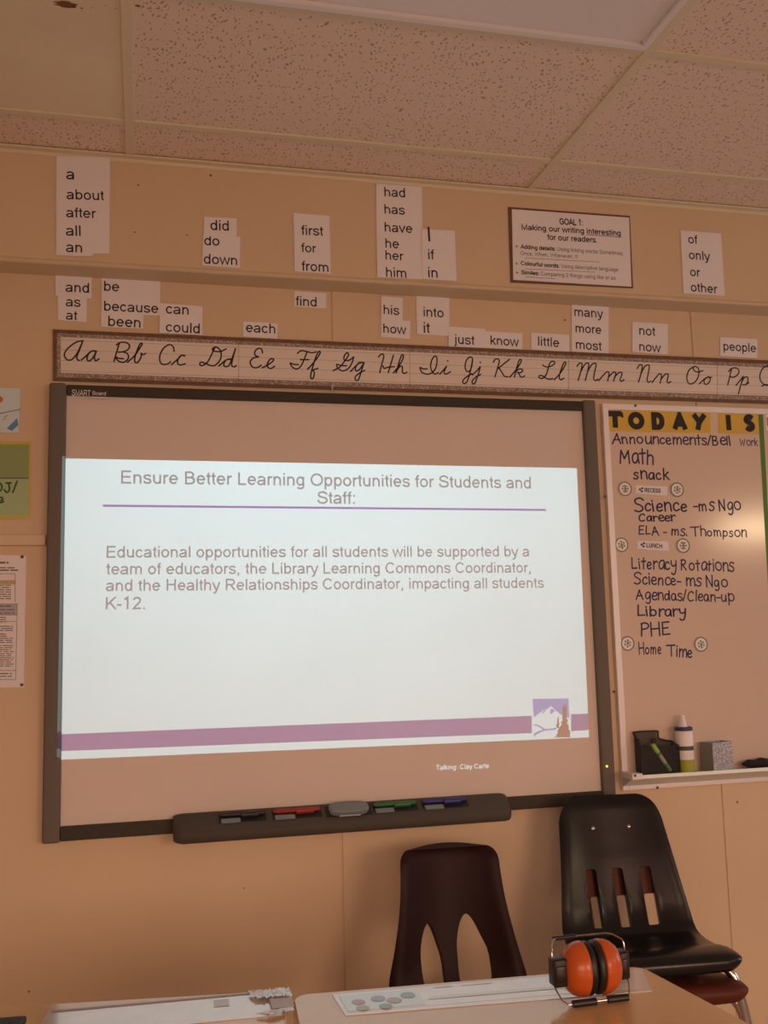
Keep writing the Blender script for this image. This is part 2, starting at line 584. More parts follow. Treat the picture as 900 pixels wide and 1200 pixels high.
def tile_mat():
    m = mat('fissured_ceiling_tile', (0.88, 0.75, 0.62), 0.9, bump=(120, 0.12))
    nt = m.node_tree
    b = nt.nodes['Principled BSDF']
    tc = [n for n in nt.nodes if n.type == 'TEX_COORD'][0]
    n = nt.nodes.new('ShaderNodeTexNoise')
    n.inputs['Scale'].default_value = 14
    nt.links.new(tc.outputs['Object'], n.inputs['Vector'])
    mp = nt.nodes.new('ShaderNodeVectorMath')
    mp.operation = 'MULTIPLY_ADD'
    mp.inputs[1].default_value = (0.05, 0.05, 0.0)
    nt.links.new(n.outputs['Color'], mp.inputs[0])
    nt.links.new(tc.outputs['Object'], mp.inputs[2])
    masks = []
    for sc_, rot in (((96, 52, 1), 0.45), ((100, 56, 1), -0.5)):
        mg = nt.nodes.new('ShaderNodeMapping')
        mg.inputs['Rotation'].default_value = (0, 0, rot)
        mg.inputs['Scale'].default_value = sc_
        nt.links.new(mp.outputs[0], mg.inputs['Vector'])
        v = nt.nodes.new('ShaderNodeTexVoronoi')
        v.voronoi_dimensions = '2D'
        v.inputs['Scale'].default_value = 1.0
        nt.links.new(mg.outputs[0], v.inputs['Vector'])
        s = nt.nodes.new('ShaderNodeSeparateColor')
        nt.links.new(v.outputs['Color'], s.inputs[0])
        # the size of each fissure varies; some cells have none
        c = nt.nodes.new('ShaderNodeMapRange')
        c.inputs[1].default_value = 0.45
        c.inputs[2].default_value = 1.0
        c.inputs[3].default_value = 0.0
        c.inputs[4].default_value = 0.265
        nt.links.new(s.outputs[0], c.inputs[0])
        lt = nt.nodes.new('ShaderNodeMath')
        lt.operation = 'LESS_THAN'
        nt.links.new(v.outputs['Distance'], lt.inputs[0])
        nt.links.new(c.outputs[0], lt.inputs[1])
        masks.append(lt)
    a1 = nt.nodes.new('ShaderNodeMath')
    a1.operation = 'MAXIMUM'
    nt.links.new(masks[0].outputs[0], a1.inputs[0])
    nt.links.new(masks[1].outputs[0], a1.inputs[1])
    mx = nt.nodes.new('ShaderNodeMix')
    mx.data_type = 'RGBA'
    mx.inputs[6].default_value = (*(0.88, 0.75, 0.62), 1)
    mx.inputs[7].default_value = (*alb(134, 94, 68), 1)
    nt.links.new(a1.outputs[0], mx.inputs[0])
    nt.links.new(mx.outputs[2], b.inputs['Base Color'])
    return m


TILE = tile_mat()
TILE_PLAIN = mat('plain_ceiling_tile', alb(174, 132, 98), 0.9, noise=(3, 0.03), bump=(150, 0.1))

# ------------------------------------------------------------------ the room
CZ = 2.658                      # ceiling
BULK = -0.09                    # face of the upper wall
SOFF = 2.327                    # underside of the upper wall
fl = G().box((-3.5, -7.0, -0.1), (5.4, 0.1, 0.0)).build('floor', mat('tan_floor', (0.64, 0.49, 0.38), 0.45, noise=(4, 0.15)), world=True)
struct(fl)

w = G()
xs = [-3.5, -1.628, -0.405, 0.815, 2.038, 3.26, 5.4]
for a, b in zip(xs[:-1], xs[1:]):
    w.box((a + 0.002, 0.0, 0.0), (b - 0.002, 0.02, 2.7), 0.0015, 1)
w.box((-3.5, 0.0035, 0.0), (5.4, 0.1, 2.7))
struct(w.build('wall_front', WALL, world=True))
w = G().box((-3.5, BULK, SOFF + 0.0155), (5.4, 0.0, 2.70))
struct(w.build('wall_upper', WALL, world=True))
WU = bpy.data.objects['wall_upper']
WF = bpy.data.objects['wall_front']
for px, py, y_, par, r_ in ((247, 205.5, BULK, WU, .004), (162, 217, BULK, WU, .003), (219, 275.5, BULK, WU, .0025), (158, 272, BULK, WU, .0025), (864, 940, 0.0, WF, .004), (34, 1162, 0.0, WF, .003), (662, 375, 0.0, WF, .0035), (286, 1041, 0.0, WF, .002)):
    c_ = at(px, py, y_)
    G().lathe([(r_, 0), (r_ * .8, .0006), (r_ * .4, .0008)], c_, 'Y', 10).build('wall_mark', mat('mark_brown', alb(92, 60, 40), 0.8), par, world=True)
# moulding along the foot of the upper wall
w = G()
prof = [(0.0, SOFF), (BULK - 0.001, SOFF), (BULK - 0.005, SOFF + 0.002), (BULK - 0.007, SOFF + 0.006), (BULK - 0.005, SOFF + 0.011), (BULK - 0.0005, SOFF + 0.0155), (0.0, SOFF + 0.0155)]
vs = [(x, y, z) for x in (-3.5, 5.4) for y, z in prof]
n = len(prof)
w.add(vs, [tuple(range(n)), tuple(range(2 * n - 1, n - 1, -1))] + [(i, i + n, (i + 1) % n + n, (i + 1) % n) for i in range(n)])
struct(w.build('trim_1', WALL_TRIM, world=True))
# angle strip where ceiling meets wall
w = G().box((-3.5, BULK - 0.022, CZ - 0.002), (5.4, BULK, CZ + 0.003)).box((-3.5, BULK - 0.002, CZ - 0.012), (5.4, BULK, CZ))
struct(w.build('trim_2', GRID, world=True))
# rail left of the board
w = G().box((-3.5, -0.016, 1.546), (-0.004, 0.0, 1.577), 0.003)
struct(w.build('trim_3', WALL_TRIM, world=True))

ce = G().box((-3.5, -7.0, CZ + 0.05), (5.4, 0.1, CZ + 0.12)).build('ceiling', CEIL_SLAB, world=True)
struct(ce)
COLS = [-3.46, -2.235, -1.009, 0.217, 1.443, 2.669, 3.895, 5.4]
ROWS = [-0.09, -0.292, -0.862, -1.472, -2.08, -2.69, -3.3, -3.91, -4.52, -5.13, -5.74, -6.35, -6.98]
for i in range(len(COLS) - 1):
    for j in range(len(ROWS) - 1):
        if i == 3 and j == 2:
            continue
        x0, x1, y1, y0 = COLS[i], COLS[i + 1], ROWS[j], ROWS[j + 1]
        t = G().box((x0 + 0.004, y0 + 0.004, CZ + 0.006), (x1 - 0.004, y1 - 0.004, CZ + 0.02))
        o = t.build('ceiling_tile', TILE_PLAIN if (i == 2 and j == 1) else TILE, ce, world=True)
        if i == 2 and j == 1:
            o['label'] = 'smooth undotted ceiling tile with a brown stained hole'
            gs = G()
            hp = atz(77, 5, CZ + 0.006)
            gs.add([(hp.x + 0.022 * math.cos(k * PI / 8) * (1 + .35 * math.sin(3 * k)), hp.y + 0.012 * math.sin(k * PI / 8), hp.z - 0.0006) for k in range(16)], [tuple(range(16))])
            for q in range(9):
                cx, cy = hp.x + 0.02 + q * 0.022 + random.uniform(-.01, .01), hp.y + 0.012 - q * 0.006 + random.uniform(-.008, .008)
                rr = random.uniform(0.001, 0.004)
                gs.add([(cx + rr * 1.6 * math.cos(k * PI / 4), cy + rr * math.sin(k * PI / 4), hp.z - 0.0006) for k in range(8)], [tuple(range(8))])
            gs.build('stain', mat('rust_stain', alb(92, 52, 28), 0.9), o, world=True)
for x in COLS[1:-1]:
    G().box((x - 0.0125, -6.98, CZ), (x + 0.0125, BULK - 0.001, CZ + 0.03), 0.001, 1).build('grid_bar', GRID, ce, world=True)
for y in ROWS[1:-1]:
    for a, b in zip(COLS[:-1], COLS[1:]):
        G().box((a + 0.0126, y - 0.0125, CZ + 0.001), (b - 0.0126, y + 0.0125, CZ + 0.03), 0.001, 1).build('grid_bar', GRID, ce, world=True)

# unlit fluorescent panel let into the ceiling
lx0, lx1, ly0, ly1 = 0.232, 1.428, -1.458, -0.877
lt = tag(empty('ceiling_light', ((lx0 + lx1) / 2, (ly0 + ly1) / 2, CZ)), 'unlit flat ceiling light panel with ribbed plastic lens at the top edge', 'ceiling light')
g = G()
fw_ = 0.018
for a, b in (((lx0, ly0), (lx1, ly0 + fw_)), ((lx0, ly1 - fw_), (lx1, ly1)), ((lx0, ly0 + fw_), (lx0 + fw_, ly1 - fw_)), ((lx1 - fw_, ly0 + fw_), (lx1, ly1 - fw_))):
    g.box((a[0], a[1], CZ - 0.006), (b[0], b[1], CZ + 0.03), 0.002, 1)
g.build('light_frame', mat('white_lamp_frame', alb(190, 158, 136), 0.4), lt, world=True)
g = G().box((lx0 + fw_, ly0 + fw_, CZ + 0.004), (lx1 - fw_, ly1 - fw_, CZ + 0.012))
LENS = mat('prismatic_lens', alb(190, 150, 124), 0.35)
nt = LENS.node_tree
vz = nt.nodes.new('ShaderNodeTexVoronoi')
vz.inputs['Scale'].default_value = 160
vz.inputs['Randomness'].default_value = 0
tcn = [q for q in nt.nodes if q.type == 'TEX_COORD'][0]
nt.links.new(tcn.outputs['Object'], vz.inputs['Vector'])
bz = nt.nodes.new('ShaderNodeBump')
bz.inputs['Strength'].default_value = 0.35
bz.inputs['Distance'].default_value = 0.002
nt.links.new(vz.outputs['Distance'], bz.inputs['Height'])
nt.links.new(bz.outputs['Normal'], nt.nodes['Principled BSDF'].inputs['Normal'])
g.build('lens', LENS, lt, world=True)

# ------------------------------------------------------------------ interactive board
BW, BH, BZ = 1.657, 1.2535, 0.7491
bd = tag(empty('interactive_board', (BW / 2, 0, BZ)), 'wide interactive whiteboard with grey frame showing a projected slide', 'whiteboard')
G().box((0.035, -0.026, BZ + 0.035), (BW - 0.03, -0.004, BZ + BH - 0.02)).build('screen', BOARD_SURF, bd, world=True)
g = G().box((0.0, -0.042, BZ), (0.046, -0.001, BZ + BH), 0.008, 3)
g.build('side_frame', FRAME_GREY, bd, world=True, smooth=True)
rfr = G().box((BW - 0.042, -0.042, BZ), (BW, -0.001, BZ + BH), 0.006, 3).build('side_frame', FRAME_GREY, bd, world=True, smooth=True)
topf = G().box((0.0465, -0.038, BZ + BH - 0.034), (BW - 0.0425, -0.001, BZ + BH - 0.004), 0.003, 2).build('top_frame', FRAME_DARK, bd, world=True)
G().box((0.0465, -0.038, BZ + 0.004), (BW - 0.0425, -0.001, BZ + 0.042), 0.003, 2).build('bottom_frame', FRAME_DARK, bd, world=True)
g = G().lathe([(0.0035, 0), (0.0035, 0.002), (0.002, 0.003)], at(711, 898, -0.042), 'Y', 14)
LED = mat('led', (0.8, 0.8, 0.1), 0.3)
LED.node_tree.nodes['Principled BSDF'].inputs['Emission Color'].default_value = (0.85, 0.75, 0.08, 1)
LED.node_tree.nodes['Principled BSDF'].inputs['Emission Strength'].default_value = 1.2
g.build('power_light', LED, rfr, world=True)
LOGO_INK = mat('pale_logo_print', (0.8, 0.8, 0.8), 0.6)
text_on('logo_lettering', 'SMART', (84, 463.5), (106, 464.5), -0.0384, LOGO_INK, topf, sw=95, cap=7.2)
HAND2 = HAND
text_on('logo_lettering', 'Board', (108.5, 462.8), (124, 463.5), -0.0384, LOGO_INK, topf, sw=90, cap=4.6)
a, b = at(107, 465, -0.0384), at(125.5, 465.8, -0.0384)
G().prism([a, b, b + Vector((0, 0, -0.003)), a + Vector((0, 0, -0.003))], (0, -0.0003, 0)).build('logo_bar', LOGO_INK, topf, world=True)

# small plastic hook over the board
hk = at(389, 458, -0.006)
g = G().tube([(hk.x, -0.001, hk.z + .016), (hk.x, -0.010, hk.z + .016), (hk.x, -0.013, hk.z), (hk.x, -0.012, hk.z - .010), (hk.x, -0.018, hk.z - .012)], 0.0022, 8)
tag(g.build('wall_hook', mat('hook_plastic', alb(150, 118, 92), 0.4), world=True, smooth=True), 'tiny pale hook on the wall between letter strip and board', 'hook')

# pen tray clipped under the board, with its pens
TX0, TX1 = 0.340, 1.300
tr = tag(empty('pen_tray', ((TX0 + TX1) / 2, -0.06, 0.73)), 'long dark plastic pen tray under the interactive board', 'pen tray')
prof = [(-0.043, 0.806), (-0.060, 0.803), (-0.098, 0.778), (-0.112, 0.772), (-0.119, 0.760), (-0.117, 0.746), (-0.108, 0.737), (-0.09, 0.734), (-0.043, 0.740)]
g = G()
secs = [(0.0, 0.55), (0.004, 0.75), (0.012, 0.9), (0.025, 1.0)]
stn = [(TX0 + d, s) for d, s in secs] + [(TX1 - d, s) for d, s in reversed(secs)]
vs = []
for x, s in stn:
    for y, z in prof:
        vs.append((x, -0.043 + (y + 0.043) * s, 0.770 + (z - 0.770) * (0.6 + 0.4 * s)))
n = len(prof)
fs = [tuple(range(n)), tuple(range(len(vs) - 1, len(vs) - n - 1, -1))]
for i in range(len(stn) - 1):
    fs += [(i * n + k, (i + 1) * n + k, (i + 1) * n + (k + 1) % n, i * n + (k + 1) % n) for k in range(n)]
g.add(vs, fs)
g.build('tray_body', TRAY_DARK, tr, world=True, smooth=True, ang=50)
ty = lambda t: (-0.060 - 0.038 * t, 0.803 - 0.025 * t)      # along the sloping top


def slab_on_tray(x0, x1, t0, t1, lo, hi, bev):
    sl = Vector((0, -0.038, -0.025)).normalized()
    nn = Vector((0, -0.025, 0.038)).normalized()
    q = []
    for h in (lo, hi):
        for x, t in ((x0, t0), (x1, t0), (x1, t1), (x0, t1)):
            y, z = ty(t)
            q.append(Vector((x, y, z)) + nn * h)
    return G().hull(q, [(0, 3, 2, 1), (4, 5, 6, 7), (0, 1, 5, 4), (1, 2, 6, 5), (2, 3, 7, 6), (3, 0, 4, 7)], bev, 3)


slots = []
for k, (pa, pb) in enumerate(((256, 312), (319, 377), (437, 490), (495, 549))):
    x0, x1 = at(pa, 960, -0.08).x, at(pb, 960, -0.08).x
    slab_on_tray(x0, x1, 0.05, 0.85, -0.003, 0.0006, 0).build('pen_slot', SLOT_DARK, tr, world=True)
    slots.append((x0, x1))
x0, x1 = at(383, 958, -0.08).x, at(434, 958, -0.08).x
slab_on_tray(x0 - 0.004, x1 + 0.004, 0.0, 0.95, -0.003, 0.0006, 0).build('eraser_slot', SLOT_DARK, tr, world=True)
GREYP = mat('grey_plastic', alb(84, 72, 63), 0.45)
for (x0, x1), nm, rgb in zip(slots, ('black', 'red', 'green', 'blue'), ((0.02, 0.02, 0.025), (0.30, 0.03, 0.025), (0.02, 0.17, 0.04), (0.03, 0.035, 0.22))):
    y, z = ty(0.35)
    root = empty('stylus_pen', ((x0 + x1) / 2, y, z))
    tag(root, nm + ' stylus pen lying in its slot of the dark pen tray', 'pen', 'stylus pens in the tray')
    pm = mat('pen_' + nm, rgb, 0.4)
    L = x1 - x0 - 0.008
    xs_ = x0 + 0.004
    G().tube([(xs_, y, z + .006), (xs_ + .01, y, z + .006), (xs_ + L * .96, y, z + .006), (xs_ + L, y, z + .006)], [0.003, 0.0065, 0.0065, 0.005], 12).build('barrel', pm, root, world=True, smooth=True)
    G().tube([(xs_ + L * .48, y - .004, z + .004), (xs_ + L * .86, y - .004, z + .004)], 0.0085, 12).build('grip', pm, root, world=True, smooth=True)
    y2, z2 = ty(0.8)
    slab_on_tray(xs_ + L * .02, xs_ + L * .45, 0.55, 0.9, -0.001, 0.004, 0.0015).build('slot_lip', GREYP, tr, world=True)
x0, x1 = at(385, 958, -0.08).x, at(432, 958, -0.08).x
ye, ze = ty(0.5)
er = tag(empty('board_eraser', ((x0 + x1) / 2, ye, ze)), 'grey oval board eraser in the middle of the pen tray', 'eraser')
g = G()
vs = []
nn = Vector((0, -0.55, 0.835))
sl = Vector((0, -0.835, -0.55))
cc = Vector(((x0 + x1) / 2, ye, ze))
ring = 28
for h, s in ((0.0, 0.96), (0.012, 1.0), (0.016, 0.94), (0.018, 0.8)):
    for k in range(ring):
        a_ = 2 * PI * k / ring
        ca, sa = math.cos(a_), math.sin(a_)
        ca = math.copysign(abs(ca) ** 0.6, ca)
        sa = math.copysign(abs(sa) ** 0.6, sa)
        vs.append(cc + Vector((ca * (x1 - x0) / 2 * s, 0, 0)) + sl * (sa * 0.021 * s) + nn * h)
fs = [tuple(range(ring - 1, -1, -1)), tuple(3 * ring + k for k in range(ring))]
for i in range(3):
    fs += [(i * ring + k, i * ring + (k + 1) % ring, (i + 1) * ring + (k + 1) % ring, (i + 1) * ring + k) for k in range(ring)]
g.add(vs, fs)
g.build('eraser_body', GREYP, er, world=True, smooth=True, ang=40)
p0 = cc + sl * 0.023 + nn * 0.004
G().box((cc.x - 0.03, p0.y - 0.001, p0.z - 0.002), (cc.x + 0.03, p0.y + 0.002, p0.z + 0.002), 0.0008, 1).build('felt_strip', mat('pale_felt', alb(120, 104, 92), 0.9), er, world=True)

# ------------------------------------------------------------------ the projector and its slide film
pr = tag(empty('projector', (PROJ.x, PROJ.y, PROJ.z - 0.1)), 'white ceiling projector hung behind the viewer throwing the slide on the board', 'projector')
PB = mat('projector_plastic', (0.7, 0.68, 0.65), 0.4)
g = G()
bx, by0, by1, bz0, bz1 = 0.19, PROJ.y - 0.12, PROJ.y + 0.20, PROJ.z - 0.14, PROJ.z + 0.08
g.box((PROJ.x - bx, by0, bz1 - 0.006), (PROJ.x + bx, by1, bz1))
g.box((PROJ.x - bx, by0, bz0), (PROJ.x + bx, by1, bz0 + 0.006))
g.box((PROJ.x - bx, by0, bz0), (PROJ.x - bx + 0.006, by1, bz1))
g.box((PROJ.x + bx - 0.006, by0, bz0), (PROJ.x + bx, by1, bz1))
g.box((PROJ.x - bx, by0, bz0), (PROJ.x + bx, by0 + 0.006, bz1))
g.build('casing', PB, pr, world=True)
G().tube([(PROJ.x, PROJ.y, bz1), (PROJ.x, PROJ.y, CZ)], 0.02, 16).build('mount_pole', PB, pr, world=True, smooth=True)

SY = -0.0265                     # the board surface the slide falls on
SCL = 0.055                      # film size over picture size


def wall2(px, py):
    p = at(px, py, SY)
    return (p.x, p.z)


def film_obj(name, tris_v, tris_f, m, s):
    vs = [PROJ + (Vector((p[0], SY, p[1])) - PROJ) * s for p in tris_v]
    return wmk(name, vs, tris_f, m, pr)


def line_polys(s, p0, p1, sw, cap=None):
    pl_, x0, x1 = text_polys(s, FONT, sw)
    o, u, v = line_frame(p0, p1, SY, x0, x1)
    if cap:
        v = v.normalized() * ((at(p0[0], p0[1] - cap, SY) - at(*p0, SY)).length / 716.0)
    return [[((o + u * p[0] + v * p[1]).x, (o + u * p[0] + v * p[1]).z) for p in q] for st in pl_ for q in st]


def stroke2(p0, p1, hpx):
    a, b = at(*p0, SY), at(*p1, SY)
    h = (at(p0[0], p0[1] - hpx, SY) - a).length / 2
    return [(a.x, a.z - h), (b.x, b.z - h), (b.x, b.z + h), (a.x, a.z + h)]


SL = [(71.5, 537), (676, 548.5), (690.5, 864), (65, 890.5)]
# opaque mask: everything but the slide and the caption letters
hole_slide = [wall2(*p) for p in SL]
cap_polys = line_polys('Talking: Clay Carte', (511, 902.3), (573.5, 900), 135)
big = [(-1.6, -0.6), (3.2, -0.6), (3.2, 3.4), (-1.6, 3.4)]
cx0, cx1 = min(p[0] for q in cap_polys for p in q) - 0.02, max(p[0] for q in cap_polys for p in q) + 0.02
cz0, cz1 = min(p[1] for q in cap_polys for p in q) - 0.006, max(p[1] for q in cap_polys for p in q) + 0.006
plate = [(cx0, cz0), (cx1, cz0), (cx1, cz1), (cx0, cz1)]
ov, keep, of, orig = union_tris([big, hole_slide, plate])
film_obj('slide_mask', ov, [f for f, og in zip(of, orig) if list(og) == [0]], mat('mask_black', (0.01, 0.01, 0.01), 0.9), SCL)


def in_convex(p, q):
    sg = 0
    for k in range(len(q)):
        a, b = q[k], q[(k + 1) % len(q)]
        c = (b[0] - a[0]) * (p[1] - a[1]) - (b[1] - a[1]) * (p[0] - a[0])
        if abs(c) < 1e-14:
            continue
        if sg == 0:
            sg = 1 if c > 0 else -1
        elif (c > 0) != (sg > 0):
            return False
    return True


# the caption plate: light passes only through its letters
K_ = 50.0
sc_polys = [[((p[0] - cx0) * K_, (p[1] - cz0) * K_) for p in q] for q in cap_polys]
W_, H_ = (cx1 - cx0) * K_, (cz1 - cz0) * K_
ov, keep, of, orig = union_tris([[(0, 0), (W_, 0), (W_, H_), (0, H_)]] + sc_polys)
cf = []
for f in of:
    c = (sum(ov[k][0] for k in f) / len(f), sum(ov[k][1] for k in f) / len(f))
    if not any(in_convex(c, q) for q in sc_polys):
        cf.append(f)
film_obj('caption_plate', [(p[0] / K_ + cx0, p[1] / K_ + cz0) for p in ov], cf, MATS['mask_black'], SCL)
# lettering of the slide
tx = []
for s, a, b, cp in (('Ensure Better Learning Opportunities for Students and', (142, 566.4), (622.4, 572.4), None),
                    ('Staff:', (372, 590), (416, 590.4), None),
                    ('Educational opportunities for all students will be supported by a', (125, 653.4), (620, 652), None),
                    ('team of educators, the Library Learning Commons Coordinator,', (124.5, 673.2), (622, 671), None),
                    ('and the Healthy Relationships Coordinator, impacting all students', (124, 692.6), (637.5, 688.8), None),
                    ('K-12.', (124, 714), (170, 713.6), None)):
    tx.append(line_polys(s, a, b, 100, cp))
lv, lf = [], []
for t in tx:
    v_, f_, _, _ = union_tris(t)
    lf += [tuple(i + len(lv) for i in f) for f in f_]
    lv += list(v_)
film_obj('slide_lettering', lv, lf, film('film_grey', (0.0, 0.18, 0.25)), SCL * 1.004)
q = stroke2((120.5, 592.5), (640, 597.5), 2.6)
film_obj('slide_rule', q, [(0, 1, 2, 3)], film('film_violet', (0.0, 0.04, 0.48)), SCL * 1.008)
BAND = film('film_mauve', (0.0, 0.035, 0.33))
t0, t1 = (60, 860.6), (623.0, 838.5)
for (xa, ya, xb, yb), (xc, yc, xd, yd) in (((60, 860.8, 623.2, 838.7), (623.2, 859.0, 60, 880.6)), ((669.3, 836.9, 700, 835.7), (700, 854.6, 669.3, 856.8))):
    film_obj('slide_band', [wall2(xa, ya), wall2(xb, yb), wall2(xc, yc), wall2(xd, yd)], [(0, 1, 2, 3)], BAND, SCL * 1.012)


def lg(pts):
    return [wall2(600 + x / 7.5, 790 + y / 7.5) for x, y in pts]


SKYF = film('film_lavender', (0.03, 0.22, 0.66))
TREEF = film('film_dark', (0.02, 0.0, 0.0))


def poly_film(name, pts, m, s):
    v_, f_, _, _ = union_tris([lg(pts)])
    film_obj(name, v_, f_, m, s)


poly_film('slide_sky', [(180, 217), (497, 213), (505, 382), (478, 380), (440, 362), (385, 320), (342, 280), (310, 305), (275, 315), (240, 342), (192, 380)], SKYF, SCL * 1.016)
poly_film('slide_peak', [(340, 300), (362, 308), (380, 328), (365, 332), (352, 345), (336, 350)], SKYF, SCL * 1.02)
poly_film('slide_ridge', [(262, 338), (280, 318), (300, 310), (285, 335), (262, 348)], SKYF, SCL * 1.02)
poly_film('slide_road', [(190, 440), (225, 445), (262, 462), (290, 482), (340, 478), (392, 470), (392, 486), (345, 492), (290, 496), (250, 512), (215, 530), (192, 552), (192, 520), (235, 500), (272, 488), (250, 470), (220, 455), (190, 450)], SKYF, SCL * 1.02)
poly_film('slide_tree', [(360, 555), (395, 545), (388, 530), (405, 518), (398, 500), (410, 480), (425, 455), (440, 440), (430, 425), (448, 405), (440, 385), (447, 350), (445, 285), (452, 262), (458, 300), (470, 250), (480, 300), (482, 350), (478, 385), (492, 405), (482, 430), (500, 455), (496, 480), (512, 500), (510, 556)], TREEF, SCL * 1.02)
poly_film('slide_small_tree', [(395, 470), (388, 448), (398, 430), (396, 410), (402, 390), (406, 365), (412, 392), (410, 415), (418, 435), (412, 452), (416, 475)], TREEF, SCL * 1.024)

# ------------------------------------------------------------------ paper word cards
CARD_Y = -0.0015


def sheet(name, corners, y, m, th=0.0008, parent=None):
    q = [at(*c, y) for c in corners]
    return G().prism(q, (0, th, 0)).build(name, m, parent, world=True)


UPY = BULK - 0.0022
LOY = -0.0022
CARDS = [
    # corners (TL, TR, BR, BL), plane, lift, words (text, left, right), label
    ([(66, 183), (129, 185), (128.3, 297), (66, 297)], UPY, 0, [('a', (77.7, 210), (86.9, 210.4)), ('about', (78, 233.3), (122, 234.8)), ('after', (77.7, 254.5), (112.7, 255.7)), ('all', (77.3, 276), (94.6, 276.6))],
     'tall white word sheet reading a, about, after, all on the upper wall'),
    ([(66, 281), (109, 282.3), (109, 300.3), (66, 299)], UPY, 1, [('an', (77.3, 295.3), (96.3, 296))], 'small white word card reading an at the foot of the tall sheet'),
    ([(239, 254), (277.4, 256), (277.4, 278), (238.5, 276.6)], UPY, 1, [('did', (246.7, 269.5), (268.3, 270.4))], 'small white word card reading did on the upper wall'),
    ([(238, 275.5), (281.5, 277.6), (281, 314), (237, 311)], UPY, 0, [('do', (239.5, 287.2), (257.3, 288)), ('down', (238.9, 308.8), (278, 310.8))], 'white word card reading do, down on the upper wall'),
    ([(344, 249.5), (386, 252.8), (387.8, 320.8), (345.4, 318)], UPY, 0, [('first', (353.1, 275), (378.8, 276.4)), ('for', (353.1, 295.2), (370.7, 296.2)), ('from', (353.5, 317), (385, 318.8))], 'white word card reading first, for, from on the upper wall'),
    ([(440.8, 214.7), (494.5, 219), (495, 295.5), (441.6, 292)], UPY, 0, [('had', (450.7, 230), (474.9, 231.4)), ('has', (450.7, 250.2), (474.5, 251.6)), ('have', (451, 271.3), (483.7, 273.2)), ('he', (451.8, 290.2), (467.9, 291.2))], 'tall white word sheet reading had, has, have, he on the upper wall'),
    ([(441.6, 291.5), (495, 295), (495.5, 327.5), (442, 324.7)], UPY, 1, [('her', (451.8, 304), (473, 305.4)), ('him', (452.5, 325.2 - 1), (476.3, 325.6))], 'white word card reading her, him below the tall sheet'),
    ([(494.3, 268.2), (533, 270.3), (535.3, 329.4), (495, 327)], UPY, 2, [('I', (502, 282.8), (504.3, 282.9)), ('if', (502, 303.7), (509, 304.1)), ('in', (502, 325), (513, 325.6))], 'white word card reading I, if, in beside the tall sheet'),
    ([(797.4, 269.8), (845, 273.6), (849.4, 346.7), (801, 343.7)], UPY, 0, [('of', (806.7, 285), (817.5, 286)), ('only', (807.6, 303.5), (832.5, 305.4)), ('or', (808.9, 323.4), (820.7, 324.4)), ('other', (809.7, 341.4), (841, 344))], 'white word card reading of, only, or, other on the upper wall'),
    ([(65, 320), (107.5, 321.5), (107.5, 350), (65, 346.5)], LOY, 1, [('and', (76.7, 341.8), (104.3, 343.2))], 'small white word card reading and, just under the ledge'),
    ([(67.7, 343), (101.7, 345), (101.7, 377.4), (67.7, 375)], LOY, 0, [('as', (77, 358.7), (94.3, 359.7)), ('at', (77, 375 - .6), (90.3, 375.3))], 'white word card reading as, at on the lower wall'),
    ([(119, 318), (187.7, 321), (187.7, 370), (119, 367)], LOY, 0, [('be', (121.9, 340.7), (140, 341.6)), ('because', (121.9, 364), (185.7, 367))], 'wide white word card reading be, because on the lower wall'),
    ([(118.3, 366.5), (168.3, 369), (167.7, 385.2), (118.3, 382.8)], LOY, 1, [('been', (126.7, 382), (164.7, 384))], 'small white word card reading been below the wide card'),
    ([(187.3, 355), (237.3, 359), (237.3, 392.6), (186.7, 390)], LOY, 2, [('can', (194.3, 367.3), (221, 368.9)), ('could', (194.3, 388.5), (234, 390.8))], 'white word card reading can, could on the lower wall'),
    ([(285, 376.7), (325.6, 379), (325.3, 397), (285, 394.4)], LOY, 0, [('each', (288.2, 389), (322.7, 391))], 'small white word card reading each above the letter strip'),
    ([(344.7, 341), (382.4, 343.5), (382.4, 361.5), (344.7, 359.4)], LOY, 0, [('find', (346.5, 357.9), (371, 359.4))], 'small white word card reading find, just under the ledge'),
    ([(446.6, 347), (472, 349), (472, 377), (446.6, 375.5)], LOY, 1, [('his', (449.6, 368), (467.9, 369.2))], 'small white word card reading his on the lower wall'),
    ([(446.6, 374), (480.7, 376), (480.3, 397.2), (446.6, 394.6)], LOY, 0, [('how', (449.2, 390), (476.3, 391.7))], 'small white word card reading how on the lower wall'),
    ([(487.7, 347), (526.6, 349), (526.6, 393.6), (488.8, 391.4)], LOY, 0, [('into', (496.5, 370.7), (520, 372.2)), ('it', (496.5, 390), (503.8, 390.5))], 'white word card reading into, it on the lower wall'),
    ([(526, 382.6), (569, 385.5), (569, 410.4), (525.5, 407.5)], LOY, 1, [('just', (532.7, 402.6), (556, 404.2))], 'small white word card reading just above the letter strip'),
    ([(567.7, 388), (612, 390.6), (612, 411.2), (567.7, 408)], LOY, 0, [('know', (574.9, 403.6), (608.3, 406))], 'small white word card reading know above the letter strip'),
    ([(622.6, 389.8), (667, 392.4), (667, 412.8), (622.6, 409.6)], LOY, 0, [('little', (630.6, 405), (655.6, 407))], 'small white word card reading little above the letter strip'),
    ([(670, 354), (713.4, 357), (713.4, 414.4), (670, 412)], LOY, 0, [('many', (673.3, 370.2), (707, 372.7)), ('more', (674.6, 389.2), (705, 391.6)), ('most', (675, 408.6), (705, 411))], 'tall white word card reading many, more, most on the lower wall'),
    ([(741, 377), (782.7, 379.6), (782.7, 415.4), (741, 412.4)], LOY, 0, [('not', (749.3, 392.2), (767.9, 393.8)), ('now', (749.3, 411), (774.7, 413))], 'white word card reading not, now on the lower wall'),
    ([(844, 395), (887.4, 397.4), (887.4, 419.8), (844, 417)], LOY, 0, [('people', (848, 410.4), (886.4, 413))], 'small white word card reading people above the letter strip'),
]
